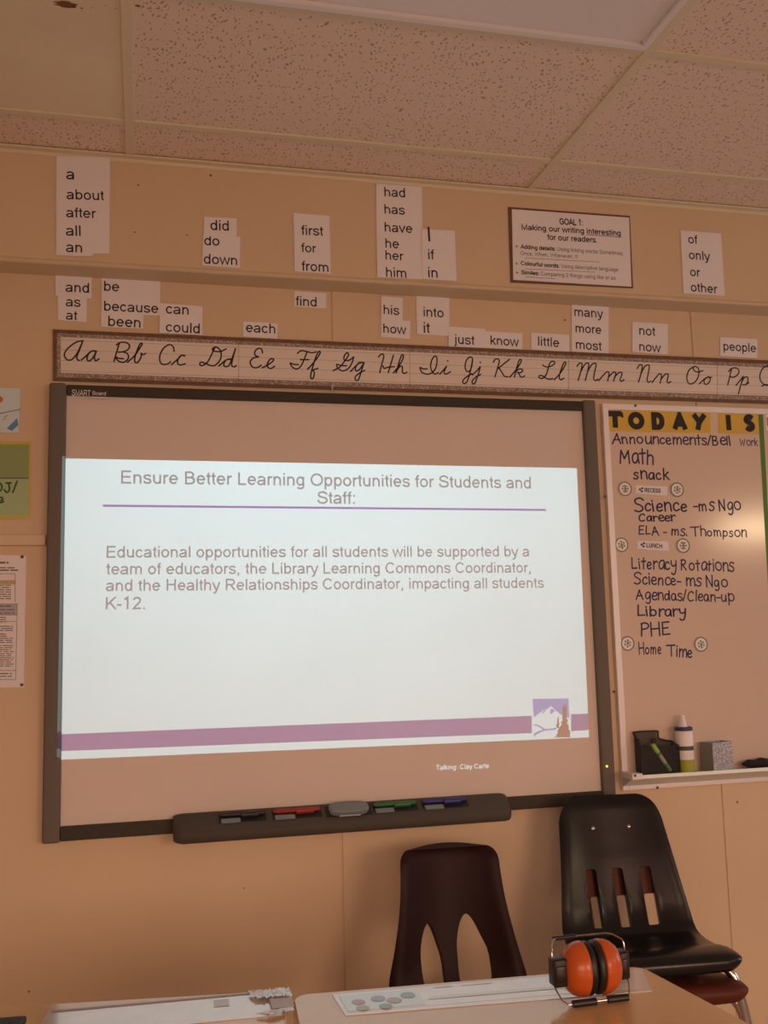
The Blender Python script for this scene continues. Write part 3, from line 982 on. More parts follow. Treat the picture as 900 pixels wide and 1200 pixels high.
for corners, y, lift, words, label in CARDS:
    yy = y - lift * 0.0012
    c = sheet('word_card', corners, yy, PAPER)
    tag(c, label, 'word card', 'word cards stuck on the wall')
    for s, a, b in words:
        inkw = text_polys(s)
        # Arial proportions: height follows the width of the word
        text_on('lettering', s, a, b, yy - 0.0003, BLACK_INK, c, sw=96)

# ------------------------------------------------------------------ goal poster
gp = sheet('poster', [(595.3, 242.4), (738.2, 253), (742, 337.8), (598.3, 331)], UPY, BROWN_BORDER)
tag(gp, 'white printed writing goal poster on a brown backing, upper wall', 'poster')
PO = UPY - 0.001
pp = sheet('poster_paper', [(599.8, 245), (737.2, 255), (740, 336), (601.5, 327.9)], PO, PAPER, 0.0005, gp)
PT = PO - 0.0003
for s, a, b, sw, cp, mm in (
        ('GOAL 1:', (655.8, 262.9), (683.3, 264.4), 150, 7, BLACK_INK),
        ('Making our writing', (611.3, 269.1), (684.5, 273.6), 125, 6.6, BLACK_INK),
        ('interesting', (687.8, 273.8), (727.6, 276.4), 125, 6.6, BLACK_INK),
        ('for our readers.', (641.6, 280.8), (700.2, 284.4), 125, 6.6, BLACK_INK),
        ('Adding details:', (610, 291.2), (651.3, 293.9), 150, 4.6, BLACK_INK),
        ('Using linking words Sometimes,', (653.3, 294), (730.4, 299.2), 90, 4.6, GREY_INK),
        ('Once, When, Whenever, If', (610, 298.8), (677, 303), 90, 4.6, GREY_INK),
        ('Colourful words:', (610.4, 310.6), (655.8, 313.8), 150, 4.6, BLACK_INK),
        ('Using descriptive language', (658, 313.9), (724.6, 318.2), 90, 4.6, GREY_INK),
        ('Similes:', (610.8, 321.2), (632, 322.7), 150, 4.6, BLACK_INK),
        ('Comparing 2 things using like or as', (634, 322.8), (721.5, 328), 90, 4.6, GREY_INK)):
    text_on('lettering', s, a, b, PT, mm, pp, sw=sw, cap=cp)
g = G()
for a, b, hpx in (((687.6, 275.4), (727.8, 278), 0.8), ((615, 302.6), (703, 307.3), 0.5), ((615, 315.2), (698, 319.2), 0.5), ((615.5, 324.6), (651, 326.8), 0.5)):
    p, q = at(*a, PT), at(*b, PT)
    h = hpx * 0.0024
    g.add([p, q, q + Vector((0, 0, h)), p + Vector((0, 0, h))], [(0, 1, 2, 3)])
for x, y in ((604, 288.8), (604, 309), (604.5, 319.6)):
    p = at(x, y, PT)
    g.add([p + Vector((0, 0, .005)), p + Vector((.009, 0, 0.0005)), p + Vector((0, 0, -.004)), p + Vector((.003, 0, 0.0005))], [(0, 1, 3), (3, 1, 2)])
g.build('underline', mat('dark_red_print', (0.10, 0.04, 0.04), 0.7), pp, world=True)

# ------------------------------------------------------------------ cursive letter strips
CUR = [
    ((70, 390), 7.5, [
        [(203, 70), (150, 80), (90, 120), (50, 165), (42, 205), (70, 238), (110, 232), (150, 185), (185, 115), (203, 70)],
        [(203, 70), (178, 140), (152, 205), (155, 235), (172, 242)],
        [(190, 240), (230, 205), (270, 167), (300, 158), (320, 166)],
        [(318, 165), (285, 160), (250, 190), (240, 235), (262, 247), (295, 215), (322, 160)], [(322, 160), (305, 215), (315, 245), (346, 230)],
        [(525, 88), (500, 170), (476, 252)], [(497, 108), (530, 86), (580, 85), (612, 108), (605, 142), (565, 165), (515, 170)],
        [(555, 168), (596, 185), (602, 225), (565, 258), (520, 250), (488, 214), (520, 224), (560, 228)],
        [(595, 258), (650, 210), (700, 140), (725, 100), (712, 92), (690, 130), (662, 210), (660, 252), (682, 262), (710, 225), (720, 180)], [(714, 183), (735, 192), (755, 182)]]),
    ((180, 395), 5.625, [
        [(135, 95), (130, 65), (105, 50), (70, 70), (45, 110), (40, 150), (55, 178), (90, 178), (112, 163)],
        [(118, 182), (160, 145), (185, 121), (207, 123)], [(207, 124), (180, 122), (160, 150), (160, 175), (178, 184), (208, 176)],
        [(402, 72), (380, 120), (355, 165), (320, 188), (304, 180), (315, 165), (345, 175), (390, 190), (425, 170), (445, 130), (440, 90), (415, 66), (390, 75), (395, 92), (440, 95), (478, 78)],
        [(430, 190), (480, 150), (512, 145)], [(512, 148), (480, 150), (462, 180), (475, 195), (502, 178), (540, 75)], [(540, 75), (520, 150), (515, 185), (530, 197), (545, 187)],
        [(718, 105), (712, 80), (690, 75), (668, 95), (670, 120), (692, 130)], [(692, 130), (655, 140), (637, 165), (650, 195), (680, 202), (710, 185)],
        [(715, 203), (750, 185), (785, 160), (790, 145), (770, 145), (750, 175), (755, 200), (775, 207), (798, 192)]]),
    ((330, 400), 6.0, [
        [(112, 84), (138, 66), (180, 73), (215, 80), (245, 73)], [(180, 73), (157, 130), (135, 175), (105, 195), (75, 180), (61, 153), (85, 162), (117, 163)], [(132, 128), (190, 129)],
        [(183, 196), (225, 150), (262, 100), (272, 76), (262, 72), (245, 100), (222, 170), (205, 235), (208, 262), (222, 258), (230, 225), (222, 205)], [(215, 203), (256, 190)],
        [(362, 206), (410, 180), (450, 130), (470, 95), (462, 80), (445, 95), (437, 120), (450, 135), (480, 130), (507, 110)],
        [(507, 110), (495, 150), (470, 190), (430, 208), (395, 187), (388, 163), (420, 170), (457, 172)],
        [(485, 213), (530, 165), (560, 150), (580, 150)], [(577, 152), (545, 150), (520, 185), (525, 208), (550, 195), (580, 150)], [(580, 150), (560, 210), (540, 270), (522, 273), (518, 250), (545, 225), (584, 204)],
        [(682, 110), (698, 92), (715, 92), (718, 110), (705, 160), (690, 220)], [(787, 97), (768, 160), (750, 220)], [(712, 172), (722, 190), (750, 182), (793, 178)],
        [(785, 223), (820, 180), (850, 130), (857, 100), (845, 97), (828, 140), (805, 223)], [(807, 212), (828, 180), (846, 175), (850, 195), (850, 218), (865, 226), (881, 216)]]),
    ((480, 405), 6.0, [
        [(123, 163), (95, 164), (74, 154), (85, 185), (115, 200), (150, 195), (180, 165), (192, 120), (190, 80), (175, 75), (155, 105), (148, 150), (160, 185), (180, 200), (202, 190)],
        [(212, 201), (240, 170), (260, 145)], [(260, 145), (243, 185), (255, 200), (287, 184)], [(266, 106), (269, 110)],
        [(443, 102), (438, 84), (420, 82), (398, 108), (390, 148), (400, 178), (420, 180), (436, 150), (443, 100)], [(443, 100), (425, 190), (405, 250), (385, 268), (373, 253), (390, 228), (437, 197)],
        [(440, 206), (470, 180), (497, 148)], [(497, 148), (480, 210), (460, 262), (445, 268), (440, 250), (465, 222), (500, 202)], [(496, 116), (499, 120)],
        [(589, 118), (603, 96), (622, 94), (631, 110), (618, 160), (600, 220)], [(702, 97), (660, 130), (622, 162)], [(630, 157), (650, 190), (667, 216), (692, 219)],
        [(704, 222), (745, 175), (778, 125), (786, 103), (773, 100), (755, 150), (737, 222)], [(748, 182), (770, 165), (795, 170), (785, 188), (757, 190)], [(765, 192), (785, 222), (809, 214)]]),
    ((620, 410), 6.0, [
        [(96, 106), (120, 120), (160, 112), (181, 92), (170, 80), (148, 90), (135, 130), (120, 175), (95, 200), (71, 195), (75, 180), (100, 185), (130, 205), (167, 204)],
        [(176, 211), (215, 170), (250, 115), (260, 92), (246, 89), (228, 130), (212, 187), (222, 211), (245, 199)],
        [(337, 116), (353, 95), (370, 94), (372, 112), (360, 165), (345, 215)], [(364, 152), (390, 105), (412, 92), (420, 105), (410, 160), (395, 215)], [(412, 152), (440, 105), (465, 94), (471, 110), (458, 170), (455, 205), (468, 216), (484, 206)],
        [(489, 217), (530, 170), (550, 155), (563, 165), (552, 219)], [(558, 192), (590, 160), (608, 158), (608, 175), (594, 219)], [(600, 192), (630, 162), (650, 158), (652, 175), (640, 210), (650, 221), (668, 209)]]),
    ((740, 415), 5.625, [
        [(37, 96), (52, 72), (68, 71), (70, 90), (60, 140), (46, 184)], [(62, 132), (85, 85), (110, 71), (118, 85), (108, 140), (103, 170), (112, 186), (126, 177)],
        [(134, 188), (165, 150), (185, 130), (198, 140), (189, 191)], [(194, 167), (220, 135), (240, 130), (242, 145), (235, 178), (243, 190), (259, 181)],
        [(410, 84), (380, 105), (365, 150), (375, 190), (400, 195), (430, 170), (445, 125), (438, 90), (412, 82), (410, 105), (435, 118), (471, 109)],
        [(447, 196), (480, 165), (508, 150)], [(505, 150), (480, 170), (482, 195), (500, 197), (518, 175), (515, 152), (503, 150)], [(513, 156), (530, 152)],
        [(660, 95), (650, 140), (634, 204)], [(640, 116), (660, 95), (690, 91), (709, 108), (700, 135), (675, 152), (652, 150)],
        [(689, 206), (715, 175), (737, 147)], [(737, 147), (722, 200), (705, 262)], [(724, 192), (742, 157), (765, 152), (768, 175), (755, 200), (733, 202)], [(752, 201), (774, 189)],
        [(930, 110), (920, 82), (895, 78), (868, 92), (850, 125), (848, 165), (870, 197), (905, 205), (930, 185), (940, 140)], [(860, 212), (885, 200), (920, 212), (950, 218)]]),
]
PAIRS = [62, 125, 183, 231, 280, 335, 388, 440, 480, 538, 574, 628, 667, 738, 795, 841, 885, 960]
SEAMS = [62, 280, 480.5, 666.5, 841, 1020]
top_l = lambda x: 385.9 + (x - 62) * 0.0434
bot_l = lambda x: 446.0 + (x - 62) * 0.0325
allst = []
for (ox, oy), sc_, sts in CUR:
    for st in sts:
        allst.append([(ox + x / sc_, oy + y / sc_) for x, y in smooth_pts(st, 6)])
names = ['A a to D d, at the left end', 'E e to H h, above the middle of the board', 'I i to L l', 'M m to O o', 'P p and Q, cut by the photo edge']
for k in range(5):
    x0, x1 = SEAMS[k], SEAMS[k + 1]
    Y0 = -0.0062 - 0.0004 * (k % 2)

    def quad(tl, bl, l, r, y):
        return [at(l, top_l(l) + tl, y), at(r, top_l(r) + tl, y), at(r, bot_l(r) + bl, y), at(l, bot_l(l) + bl, y)]
    st_ = G().prism(quad(0, 0, x0, x1, Y0), (0, 0.0012, 0)).build('alphabet_strip', BROWN_BORDER, world=True)
    tag(st_, 'cursive letter strip showing ' + names[k], 'alphabet strip', 'cursive alphabet strips over the boards')
    lft = 4.6 if k == 0 else 0.0
    G().prism(quad(4.2, -4.0, x0 + lft, x1, Y0 - 0.0006), (0, 0.0005, 0)).build('glitter_border', GLITTER, st_, world=True)
    lft2 = 9.2 if k == 0 else 0.0
    G().prism(quad(8.6, -9.4, x0 + lft2, x1 - 0.6, Y0 - 0.0012), (0, 0.0005, 0)).build('letter_paper', STRIP_PAPER, st_, world=True)
    g = G()
    for fr in (0.08, 0.36, 0.66, 0.95):
        l, r = x0 + lft2, x1 - 0.6
        f_ = lambda x: (top_l(x) + 8.6) * (1 - fr) + (bot_l(x) - 9.4) * fr
        a, b = at(l, f_(l), Y0 - 0.0014), at(r, f_(r), Y0 - 0.0014)
        h = Vector((0, 0, 0.0011))
        g.add([a, b, b + h, a + h], [(0, 1, 2, 3)])
    g.build('ruled_line', PALE_INK, st_, world=True)
    for a_, b_ in zip(PAIRS[:-1], PAIRS[1:]):
        grp = []
        for st in allst:
            mx = sum(p[0] for p in st) / len(st)
            if x0 <= a_ + 2 < x1 and a_ <= mx < b_:
                q = [at(px, py, Y0 - 0.0016) for px, py in st]
                grp.append(ribbon([(p.x, p.z) for p in q], 0.0022, True))
        if grp:
            put_polys('letter_pair', grp, Vector((0, Y0 - 0.0016, 0)), Vector((1, 0, 0)), Vector((0, 0, 1)), BLACK_INK, st_)

# ------------------------------------------------------------------ papers at the left edge
ps = sheet('picture_sheet', [(-60, 453.5), (24.5, 455), (22.3, 507), (-60, 506)], -0.003, mat('glossy_sheet', alb(150, 132, 126), 0.3))
tag(ps, 'glossy white picture sheet with red spot and blue corner, left edge', 'picture')
yy = -0.0036
g = G().prism([at(8, 502, yy), at(20, 490, yy), at(21.5, 498, yy), at(14, 505, yy)], (0, 0.0003, 0))
g.build('blue_shape', mat('print_blue', alb(56, 80, 90), 0.4), ps, world=True)
c = at(-4, 468, yy)
g = G().add([c + Vector((0.017 * math.cos(k * PI / 10), 0, 0.012 * math.sin(k * PI / 10))) for k in range(20)], [tuple(range(20))])
g.build('red_spot', mat('print_red', alb(150, 58, 34), 0.4), ps, world=True)
g = G()
for a, b in (((3, 493), (7, 490)), ((5, 489), (9, 487.5)), ((-5, 486), (24, 480))):
    p, q = at(*a, yy), at(*b, yy)
    g.add([p, q, q + Vector((0, 0, .002)), p + Vector((0, 0, .002))], [(0, 1, 2, 3)])
g.build('pencil_line', GREY_INK, ps, world=True)

gs = sheet('green_notice', [(-70, 516.5), (36, 517.5), (35, 608), (-70, 609)], -0.003, mat('yellow_laminate', alb(150, 112, 40), 0.14, coat=0.3))
tag(gs, 'laminated green notice with yellow edge and handwriting, left of the board', 'notice')
up_ = sheet('green_panel', [(-68, 520), (33.8, 521), (33.3, 560), (-68, 560)], yy, mat('green_sheet_dark', alb(106, 98, 56), 0.14, coat=0.3), 0.0004, gs)
lo_ = sheet('green_panel', [(-68, 560.8), (33.3, 560.8), (32.8, 604), (-68, 604.5)], yy, mat('green_sheet', alb(124, 116, 74), 0.14, coat=0.3), 0.0004, gs)
GI = mat('green_marker', (0.02, 0.09, 0.05), 0.5)
q = [((-9, 573), (-6, 566), (1, 567), (2, 573), (-3, 577), (-8, 575)), ((7, 566), (13, 566)), ((10, 566), (11, 574), (8, 577), (5, 574)), ((20, 564), (15, 577)), ((-3, 587), (3, 586), (2, 583), (-2, 584), (-1, 589), (4, 588))]
grp = []
for st in q:
    w3 = [at(px, py, yy - 0.0004) for px, py in smooth_pts(list(st), 5)]
    grp.append(ribbon([(p.x, p.z) for p in w3], 0.0024, True))
put_polys('handwriting', grp, Vector((0, yy - 0.0004, 0)), Vector((1, 0, 0)), Vector((0, 0, 1)), GI, lo_)
sf = sheet('edge_line', [(-68, 559.6), (33.6, 559.6), (33.6, 561.2), (-68, 561.2)], yy - 0.0002, GREY_INK, 0.0002, gs)

sp = sheet('schedule_sheet', [(-90, 649), (31, 651), (28, 805.5), (-90, 806)], -0.003, PAPER)
tag(sp, 'white printed schedule sheet pinned on the wall left of the board', 'notice')
g = G()
rows = [(10, 660.5, 2.2), (17, 666, 1.2), (21, 669, 1.6)] + [(13, 686.5 + i * 2.6, 1.0) for i in range(7)] + [(13, 711, 1.4), (17, 715, 1.0), (17, 719, 1.0)] + \
       [(7, 724 + i * 2.6, 1.0) for i in range(3)] + [(15, 734.5 + i * 2.4, 1.0) for i in range(3)] + [(8, 743.5 + i * 2.5, 1.0) for i in range(2)] + [(15, 748.5 + i * 2.4, 1.0) for i in range(3)] + \
       [(16 - (i % 3) * 1.5, 757 + i * 2.4, 0.9) for i in range(11)] + [(14, 790, 1.2), (14, 793, 1.0)]
for xe, yl, h in rows:
    xa = -80
    while xa < xe:
        xb = min(xe, xa + random.uniform(6, 15))
        p, q = at(xa, yl, yy), at(xb, yl, yy)
        d = Vector((0, 0, h * 0.0024))
        g.add([p, q, q + d, p + d], [(0, 1, 2, 3)])
        xa = xb + 1.4
g.build('print', GREY_INK, sp, world=True)
g = G()
for a, b in (((-80, 672.5), (17.6, 672.5)), ((-80, 708), (21, 708)), ((-80, 721), (20, 721)), ((-80, 728.6), (19, 728.6)), ((-80, 786), (19.5, 786)), ((-80, 796.5), (18, 796.5))):
    p, q = at(*a, yy), at(*b, yy)
    d = Vector((0, 0, 0.0012))
    g.add([p, q, q + d, p + d], [(0, 1, 2, 3)])
for a, b in (((17.6, 672.5), (17.4, 706)), ((20, 708), (18, 796.5))):
    p, q = at(*a, yy), at(*b, yy)
    d = Vector((0.0012, 0, 0))
    g.add([p, q, q + d, p + d], [(0, 1, 2, 3)])
g.build('table_rule', GREY_INK, sp, world=True)
sheet('heading_bar', [(-80, 680), (17.5, 680), (17.5, 684.8), (-80, 684.8)], yy + 0.0001, mat('ochre_print', alb(140, 104, 52), 0.6), 0.0003, sp)
sheet('heading_bar', [(-80, 708), (20.5, 708), (20.3, 720.5), (-80, 720.5)], yy + 0.0001, mat('grey_bar_print', alb(128, 104, 94), 0.6), 0.0003, sp)
for px, py in ((26, 652.5), (25.5, 802.5)):
    G().lathe([(0.0045, 0), (0.004, 0.003), (0.002, 0.0042)], at(px, py, -0.0032), 'Y', 14).build('pin', SCREW, sp, world=True, smooth=True)

# ------------------------------------------------------------------ whiteboard on the right
p_tl = at(703, 474, 0)
p_bl = at(730.5, 925.5, 0)
WX0, WZ1, WZ0 = p_tl.x, p_tl.z, p_bl.z
WX1 = WX0 + 2.42
wb = tag(empty('whiteboard', ((WX0 + WX1) / 2, 0, WZ0)), 'white dry-erase board with the handwritten day plan, right side', 'whiteboard')
G().box((WX0 + 0.012, -0.012, WZ0 + 0.012), (WX1 - 0.012, -0.001, WZ1 - 0.012)).build('writing_surface', WHITEBOARD, wb, world=True)
fwid = 0.020
g = G()
g.box((WX0, -0.018, WZ0), (WX0 + fwid, -0.0005, WZ1), 0.002, 2)
g.box((WX1 - fwid, -0.018, WZ0), (WX1, -0.0005, WZ1), 0.002, 2)
g.box((WX0 + fwid, -0.018, WZ1 - fwid), (WX1 - fwid, -0.0005, WZ1), 0.002, 2)
g.box((WX0 + fwid, -0.018, WZ0), (WX1 - fwid, -0.0005, WZ0 + 0.028), 0.002, 2)
fr = g.build('board_frame', ALU, wb, world=True)
for px, py in ((744.5, 475.5), (708.8, 582), (719.5, 810.5), (770.5, 923)):
    G().lathe([(0.0045, 0), (0.004, 0.002), (0.002, 0.003)], at(px, py, -0.018), 'Y', 14).build('screw', SCREW, fr, world=True, smooth=True)
# tray
TZ = 0.832
TXa = at(735, 912, -0.05).x
g = G()
prof = [(-0.018, TZ - 0.004), (-0.018, TZ), (-0.078, TZ), (-0.082, TZ + 0.006), (-0.088, TZ + 0.006), (-0.090, TZ - 0.004), (-0.070, TZ - 0.010), (-0.030, TZ - 0.030), (-0.018, TZ - 0.034)]
n = len(prof)
vs = [(x, y, z) for x in (TXa, WX1 - 0.03) for y, z in prof]
g.add(vs, [tuple(range(n)), tuple(range(2 * n - 1, n - 1, -1))] + [(i, i + n, (i + 1) % n + n, (i + 1) % n) for i in range(n)])
g.build('marker_tray', mat('grey_aluminium', alb(150, 124, 108), 0.35, metal=0.5), wb, world=True)
g = G().box((TXa - 0.004, -0.093, TZ - 0.006), (TXa + 0.030, -0.018, TZ + 0.012), 0.002)
ec = g.build('tray_end', ALU, wb, world=True)
for px, py in ((744.5, 909),):
    q = at(px, py, -0.0935)
    G().lathe([(0.004, 0), (0.003, 0.002), (0.001, 0.003)], q, 'Y', 12).build('screw', SCREW, ec, world=True, smooth=True)

WS = -0.0122
# handwriting lines
LINES = [
    ('Announcements/Bell', (716.8, 519.5), (856.5, 522), 62, 12), ('Work', (867, 522), (888.5, 523), 60, 9),
    ('Math', (726, 543), (766.5, 544), 58, 16.5), ('snack', (741.8, 561.5), (785, 562), 62, 13),
    ('Science', (743, 599.5), (805.5, 599.2), 60, 14.5), ('-ms Ngo', (812.5, 599), (869, 598), 60, 13.5), ('Career', (748.3, 611), (792.7, 611), 75, 9.5),
    ('ELA - ms. Thompson', (748.3, 626.5), (875.5, 629.5), 62, 11), ('Literacy Rotations', (740, 666.5), (861, 670), 60, 14),
    ('Science- ms Ngo', (742.5, 684.5), (853.3, 688.5), 60, 13), ('Agendas/Clean-up', (744.8, 702.5), (861, 705.5), 60, 12.5),
    ('Library', (747, 722), (804.3, 722.5), 65, 12), ('PHE', (751, 745.5), (786, 744), 55, 15),
    ('Home', (748.3, 766.5), (775, 766.5), 65, 13), ('Time', (780, 769), (811.3, 770.5), 65, 13),
]
for s, a, b, sw, cp in LINES:
    o = text_on('handwritten_line', s, a, b, WS, MARKER_INK, wb, font=HAND, sw=sw * 1.6, jit=0.14, rcap=True, cap=cp)
    o['label'] = 'dark blue handwriting reading ' + s

# yellow cards with black cut-out letters
BIG = {
    'T': [[(-.42, .40), (.42, .42)], [(0, .42), (0, -.46)]],
    'O': [A(0, 0, .36, .36, 0, 360)],
    'D': [[(-.28, 0), (-.28, .36), (-.02, .36)] + A(-.02, 0, .30, .36, 90, -90) + [(-.28, -.36), (-.28, 0)]],
    'A': [[(-.36, -.46), (0, .42), (.36, -.46)], [(-.22, -.14), (.22, -.14)]],
    'Y': [[(-.36, .44), (0, -.02)], [(.38, .44), (-.02, -.04), (-.14, -.46)]],
    'I': [[(0, .46), (.02, -.46)]],
    'S': [S((.26, .26), (.06, .37), (-.18, .30), (-.24, .14), (-.02, .02), (.22, -.12), (.20, -.30), (-.04, -.37), (-.26, -.26))],
}
TD = [('T', 709, 733.5, 733 - 12.2, 20, 21), ('O', 733.5, 760.5, 745.5, 20, 22), ('D', 760.5, 784, 771, 18, 22), ('A', 784, 808.5, 796.5, 19, 22), ('Y', 808.5, 832.5, 819.5, 19, 22.5), ('I', 842, 866, 853.5, 14, 21.5), ('S', 866, 888.5, 878, 16, 21.5)]
tl_ = lambda x: 479.2 + (x - 709) * 0.0225
bl_ = lambda x: 505.3 + (x - 709) * 0.0185
for k, (ch, l, r, c, wpx, hpx) in enumerate(TD):
    y0 = -0.0130 - 0.0003 * (k % 2)
    dx = (-.6, .5, 0, .4, -.3, .2, 0)[k]
    card = sheet('letter_card', [(l, tl_(l) + dx * .5), (r, tl_(r)), (r + .5, bl_(r) + dx), (l + .4, bl_(l))], y0, YELLOW, 0.0006)
    tag(card, 'yellow card bearing the big black letter ' + ch + ' along the whiteboard top', 'letter card', 'yellow letter cards')
    ctr = at(c, (tl_(c) + bl_(c)) / 2, y0)
    W_ = (at(c + wpx / 2, 490, y0) - at(c - wpx / 2, 490, y0)).length
    H_ = (at(c, 490 - hpx / 2, y0) - at(c, 490 + hpx / 2, y0)).length
    bar = 0.0185
    grp = []
    for st in BIG[ch]:
        grp.append(ribbon([(ctr.x + p[0] * W_ * .92, ctr.z + p[1] * H_ * 0.90) for p in st], bar / 2))
    if ch == 'T':
        grp.append(ribbon([(ctr.x - W_ * .40, ctr.z + H_ * .46), (ctr.x - W_ * .44, ctr.z + H_ * .16)], 0.004))
        grp.append(ribbon([(ctr.x + W_ * .40, ctr.z + H_ * .46), (ctr.x + W_ * .44, ctr.z + H_ * .16)], 0.004))
    put_polys('cutout_letter', grp, Vector((0, y0 - 0.0005, 0)), Vector((1, 0, 0)), Vector((0, 0, 1)), BLACK_INK, card)
# green tape
gt = sheet('green_tape', [(888.5, 482), (894, 482), (905, 690), (900.5, 690)], -0.0128, GREEN_TAPE, 0.0005)
tag(gt, 'green tape line running down the whiteboard at the right edge', 'tape')
# neighbouring red heading letter, only its edge in the picture
rc = sheet('heading_card', [(897, 483), (935, 484), (936, 505), (898, 504.5)], -0.0126, mat('cream_card', alb(176, 140, 118), 0.5), 0.0005)
tag(rc, 'pale card with a red mark right of the green tape', 'card')
sheet('red_mark', [(898.5, 489), (904, 489), (904, 500), (899, 499)], -0.0131, mat('mark_red', alb(150, 66, 42), 0.5), 0.0003, rc)

# round tree magnets
RING = mat('olive_print', alb(84, 72, 46), 0.5)
DISC = mat('magnet_white', alb(178, 150, 128), 0.4)
MG = [(732, 573, 'left of the recess card'), (793, 574, 'right of the recess card'), (728, 638.5, 'left of the lunch card'), (800, 639.5, 'right of the lunch card'), (735, 754, 'left of the words Home Time'), (821, 755, 'right of the words Home Time')]
for k, (px, py, where) in enumerate(MG):
    c = at(px, py, -0.0122)
    rr = (at(px + 8.2, py, -0.0122) - c).length * 0.98
    mgt = empty('round_magnet', c)
    tag(mgt, 'round white tree magnet ' + where, 'magnet', 'round tree magnets on the whiteboard')
    G().lathe([(rr, 0), (rr, 0.002), (rr * .96, 0.003)], c, 'Y', 36).build('disc', DISC, mgt, world=True)
    grp = [ribbon(A(0, 0, rr * .90, rr * .90, 0, 360), rr * .085)]
    put_polys('ring', grp, c + Vector((0, -0.0032, 0)), Vector((1, 0, 0)), Vector((0, 0, 1)), RING, mgt)
    grp = [ribbon([(0, -.55 * rr), (0.02 * rr, .5 * rr)], rr * .05)]
    ro = 0.35 * k
    for j in range(6):
        a_ = ro + j * PI / 3
        ex, ey = .55 * rr * math.cos(a_), .55 * rr * math.sin(a_)
        grp.append(ribbon(smooth_pts([(0, 0), (ex * .5 + .06 * rr, ey * .5), (ex, ey)], 4), rr * .045))
        for sgn in (-1, 1):
            bx_, by_ = ex * .6, ey * .6
            grp.append(ribbon([(bx_, by_), (bx_ + .22 * rr * math.cos(a_ + sgn * .9), by_ + .22 * rr * math.sin(a_ + sgn * .9))], rr * .04))
    put_polys('tree_print', grp, c + Vector((0, -0.0032, 0)), Vector((1, 0, 0)), Vector((0, 0, 1)), RING, mgt)
# recess and lunch cards
for s, cs, a, b in (('RECESS', [(745.5, 568.6), (782, 570.2), (782.3, 580.8), (745, 578)], (755.5, 576.6), (774.3, 577.4)),
                    ('LUNCH', [(747, 633.8), (783, 634.6), (783.8, 645.6), (747, 643.2)], (757.5, 641.2), (776, 642.6))):
    c = sheet('label_card', cs, -0.0128, PAPER, 0.0005)
    tag(c, 'small white card printed ' + s + ' on the whiteboard between two magnets', 'card')
    text_on('lettering', s, a, b, -0.0132, BLACK_INK, c, sw=150, cap=4.6) if s == 'RECESS' else text_on('lettering', s, a, b, -0.0132, BLACK_INK, c, sw=150, cap=5)
    p = at(a[0] - 5.5, a[1] - 3, -0.0132)
    g = G()
    for dx, dz in ((0, 0), (.008, .004), (.006, -.006)):
        g.add([p + Vector((dx + .0045 * math.cos(k * PI / 4), 0, dz + .0035 * math.sin(k * PI / 4))) for k in range(8)], [tuple(range(8))])
    g.build('picture', mat('print_navy', (0.05, 0.06, 0.14), 0.6), c, world=True)

# ------------------------------------------------------------------ things in the marker tray
IT = -0.048


def mesh_mat():
    m = mat('black_wire_mesh', (0.02, 0.018, 0.017), 0.5)
    nt = m.node_tree
    b = nt.nodes['Principled BSDF']
    tc = [n for n in nt.nodes if n.type == 'TEX_COORD'][0]
    v = nt.nodes.new('ShaderNodeTexChecker')
    v.inputs['Scale'].default_value = 700
    nt.links.new(tc.outputs['Object'], v.inputs['Vector'])
    mr = nt.nodes.new('ShaderNodeMapRange')
    mr.inputs[3].default_value = 0.12
    mr.inputs[4].default_value = 0.85
    nt.links.new(v.outputs['Fac'], mr.inputs[0])
    nt.links.new(mr.outputs[0], b.inputs['Alpha'])
    return m


MESH = mesh_mat()
WIRE = mat('black_wire', (0.015, 0.014, 0.014), 0.45)
hx0, hx1 = at(752.5, 908, -0.064).x, at(797, 905, -0.064).x
hz0 = TZ + 0.0005
hz1 = at(760, 858, IT).z
hmx = hx0 + (hx1 - hx0) * 0.64
mh = tag(empty('mesh_pen_holder', ((hx0 + hx1) / 2, IT, hz0)), 'black wire mesh pen holder standing in the whiteboard tray', 'pen holder')
yb, yf = -0.026, -0.066
hp = hz0 + (hz1 - hz0) * 0.66
G().prism([(hx0, yb, hz0), (hmx, yb, hz0), (hmx, yb, hz1), (hx0, yb, hz1)], (0, 0.0008, 0)).build('back_panel', MESH, mh, world=True)
g = G().prism([(hx0, yf, hz0), (hx1, yf, hz0), (hx1, yf, hp), (hx0, yf, hp)], (0, 0.0008, 0))
g.prism([(hx1, yf, hz0), (hx1, yb, hz0), (hx1, yb, hp + .01), (hx1, yf, hp)], (0.0008, 0, 0))
g.prism([(hx0, yf, hz0), (hx0, yb, hz0), (hx0, yb, hz1), (hx0, yf, hp)], (0.0008, 0, 0))
g.prism([(hmx, yb, hz0), (hx1, yb, hz0), (hx1, yb, hp + .01), (hmx, yb, hz1 - .02)], (0, 0.0008, 0))
g.build('pocket', MESH, mh, world=True)
G().prism([(hx0, yf, hz0), (hx1, yf, hz0), (hx1, yb, hz0), (hx0, yb, hz0)], (0, 0, 0.001)).build('base', WIRE, mh, world=True)
g = G()
rim = smooth_pts([(hx0, yf, hp), (hx0, yb, hz1 - .008), (hx0 + .006, yb, hz1), (hmx - .006, yb, hz1), (hmx, yb, hz1 - .006), (hmx + .004, yb, hz1 - .025), (hx1, yb, hp + .01)], 4)
g.tube(rim, 0.0024, 8)
g.tube([(hx0, yf, hz0), (hx0, yf, hp), (hx1, yf, hp), (hx1, yf, hz0)], 0.0018, 8)
g.tube([(hx1, yf, hp), (hx1, yb, hp + .01), (hx1, yb, hz0)], 0.002, 8)
g.tube([(hx0, yf, hz0 + .001), (hx1, yf, hz0 + .001)], 0.002, 8)
g.build('rim', WIRE, mh, world=True, smooth=True)
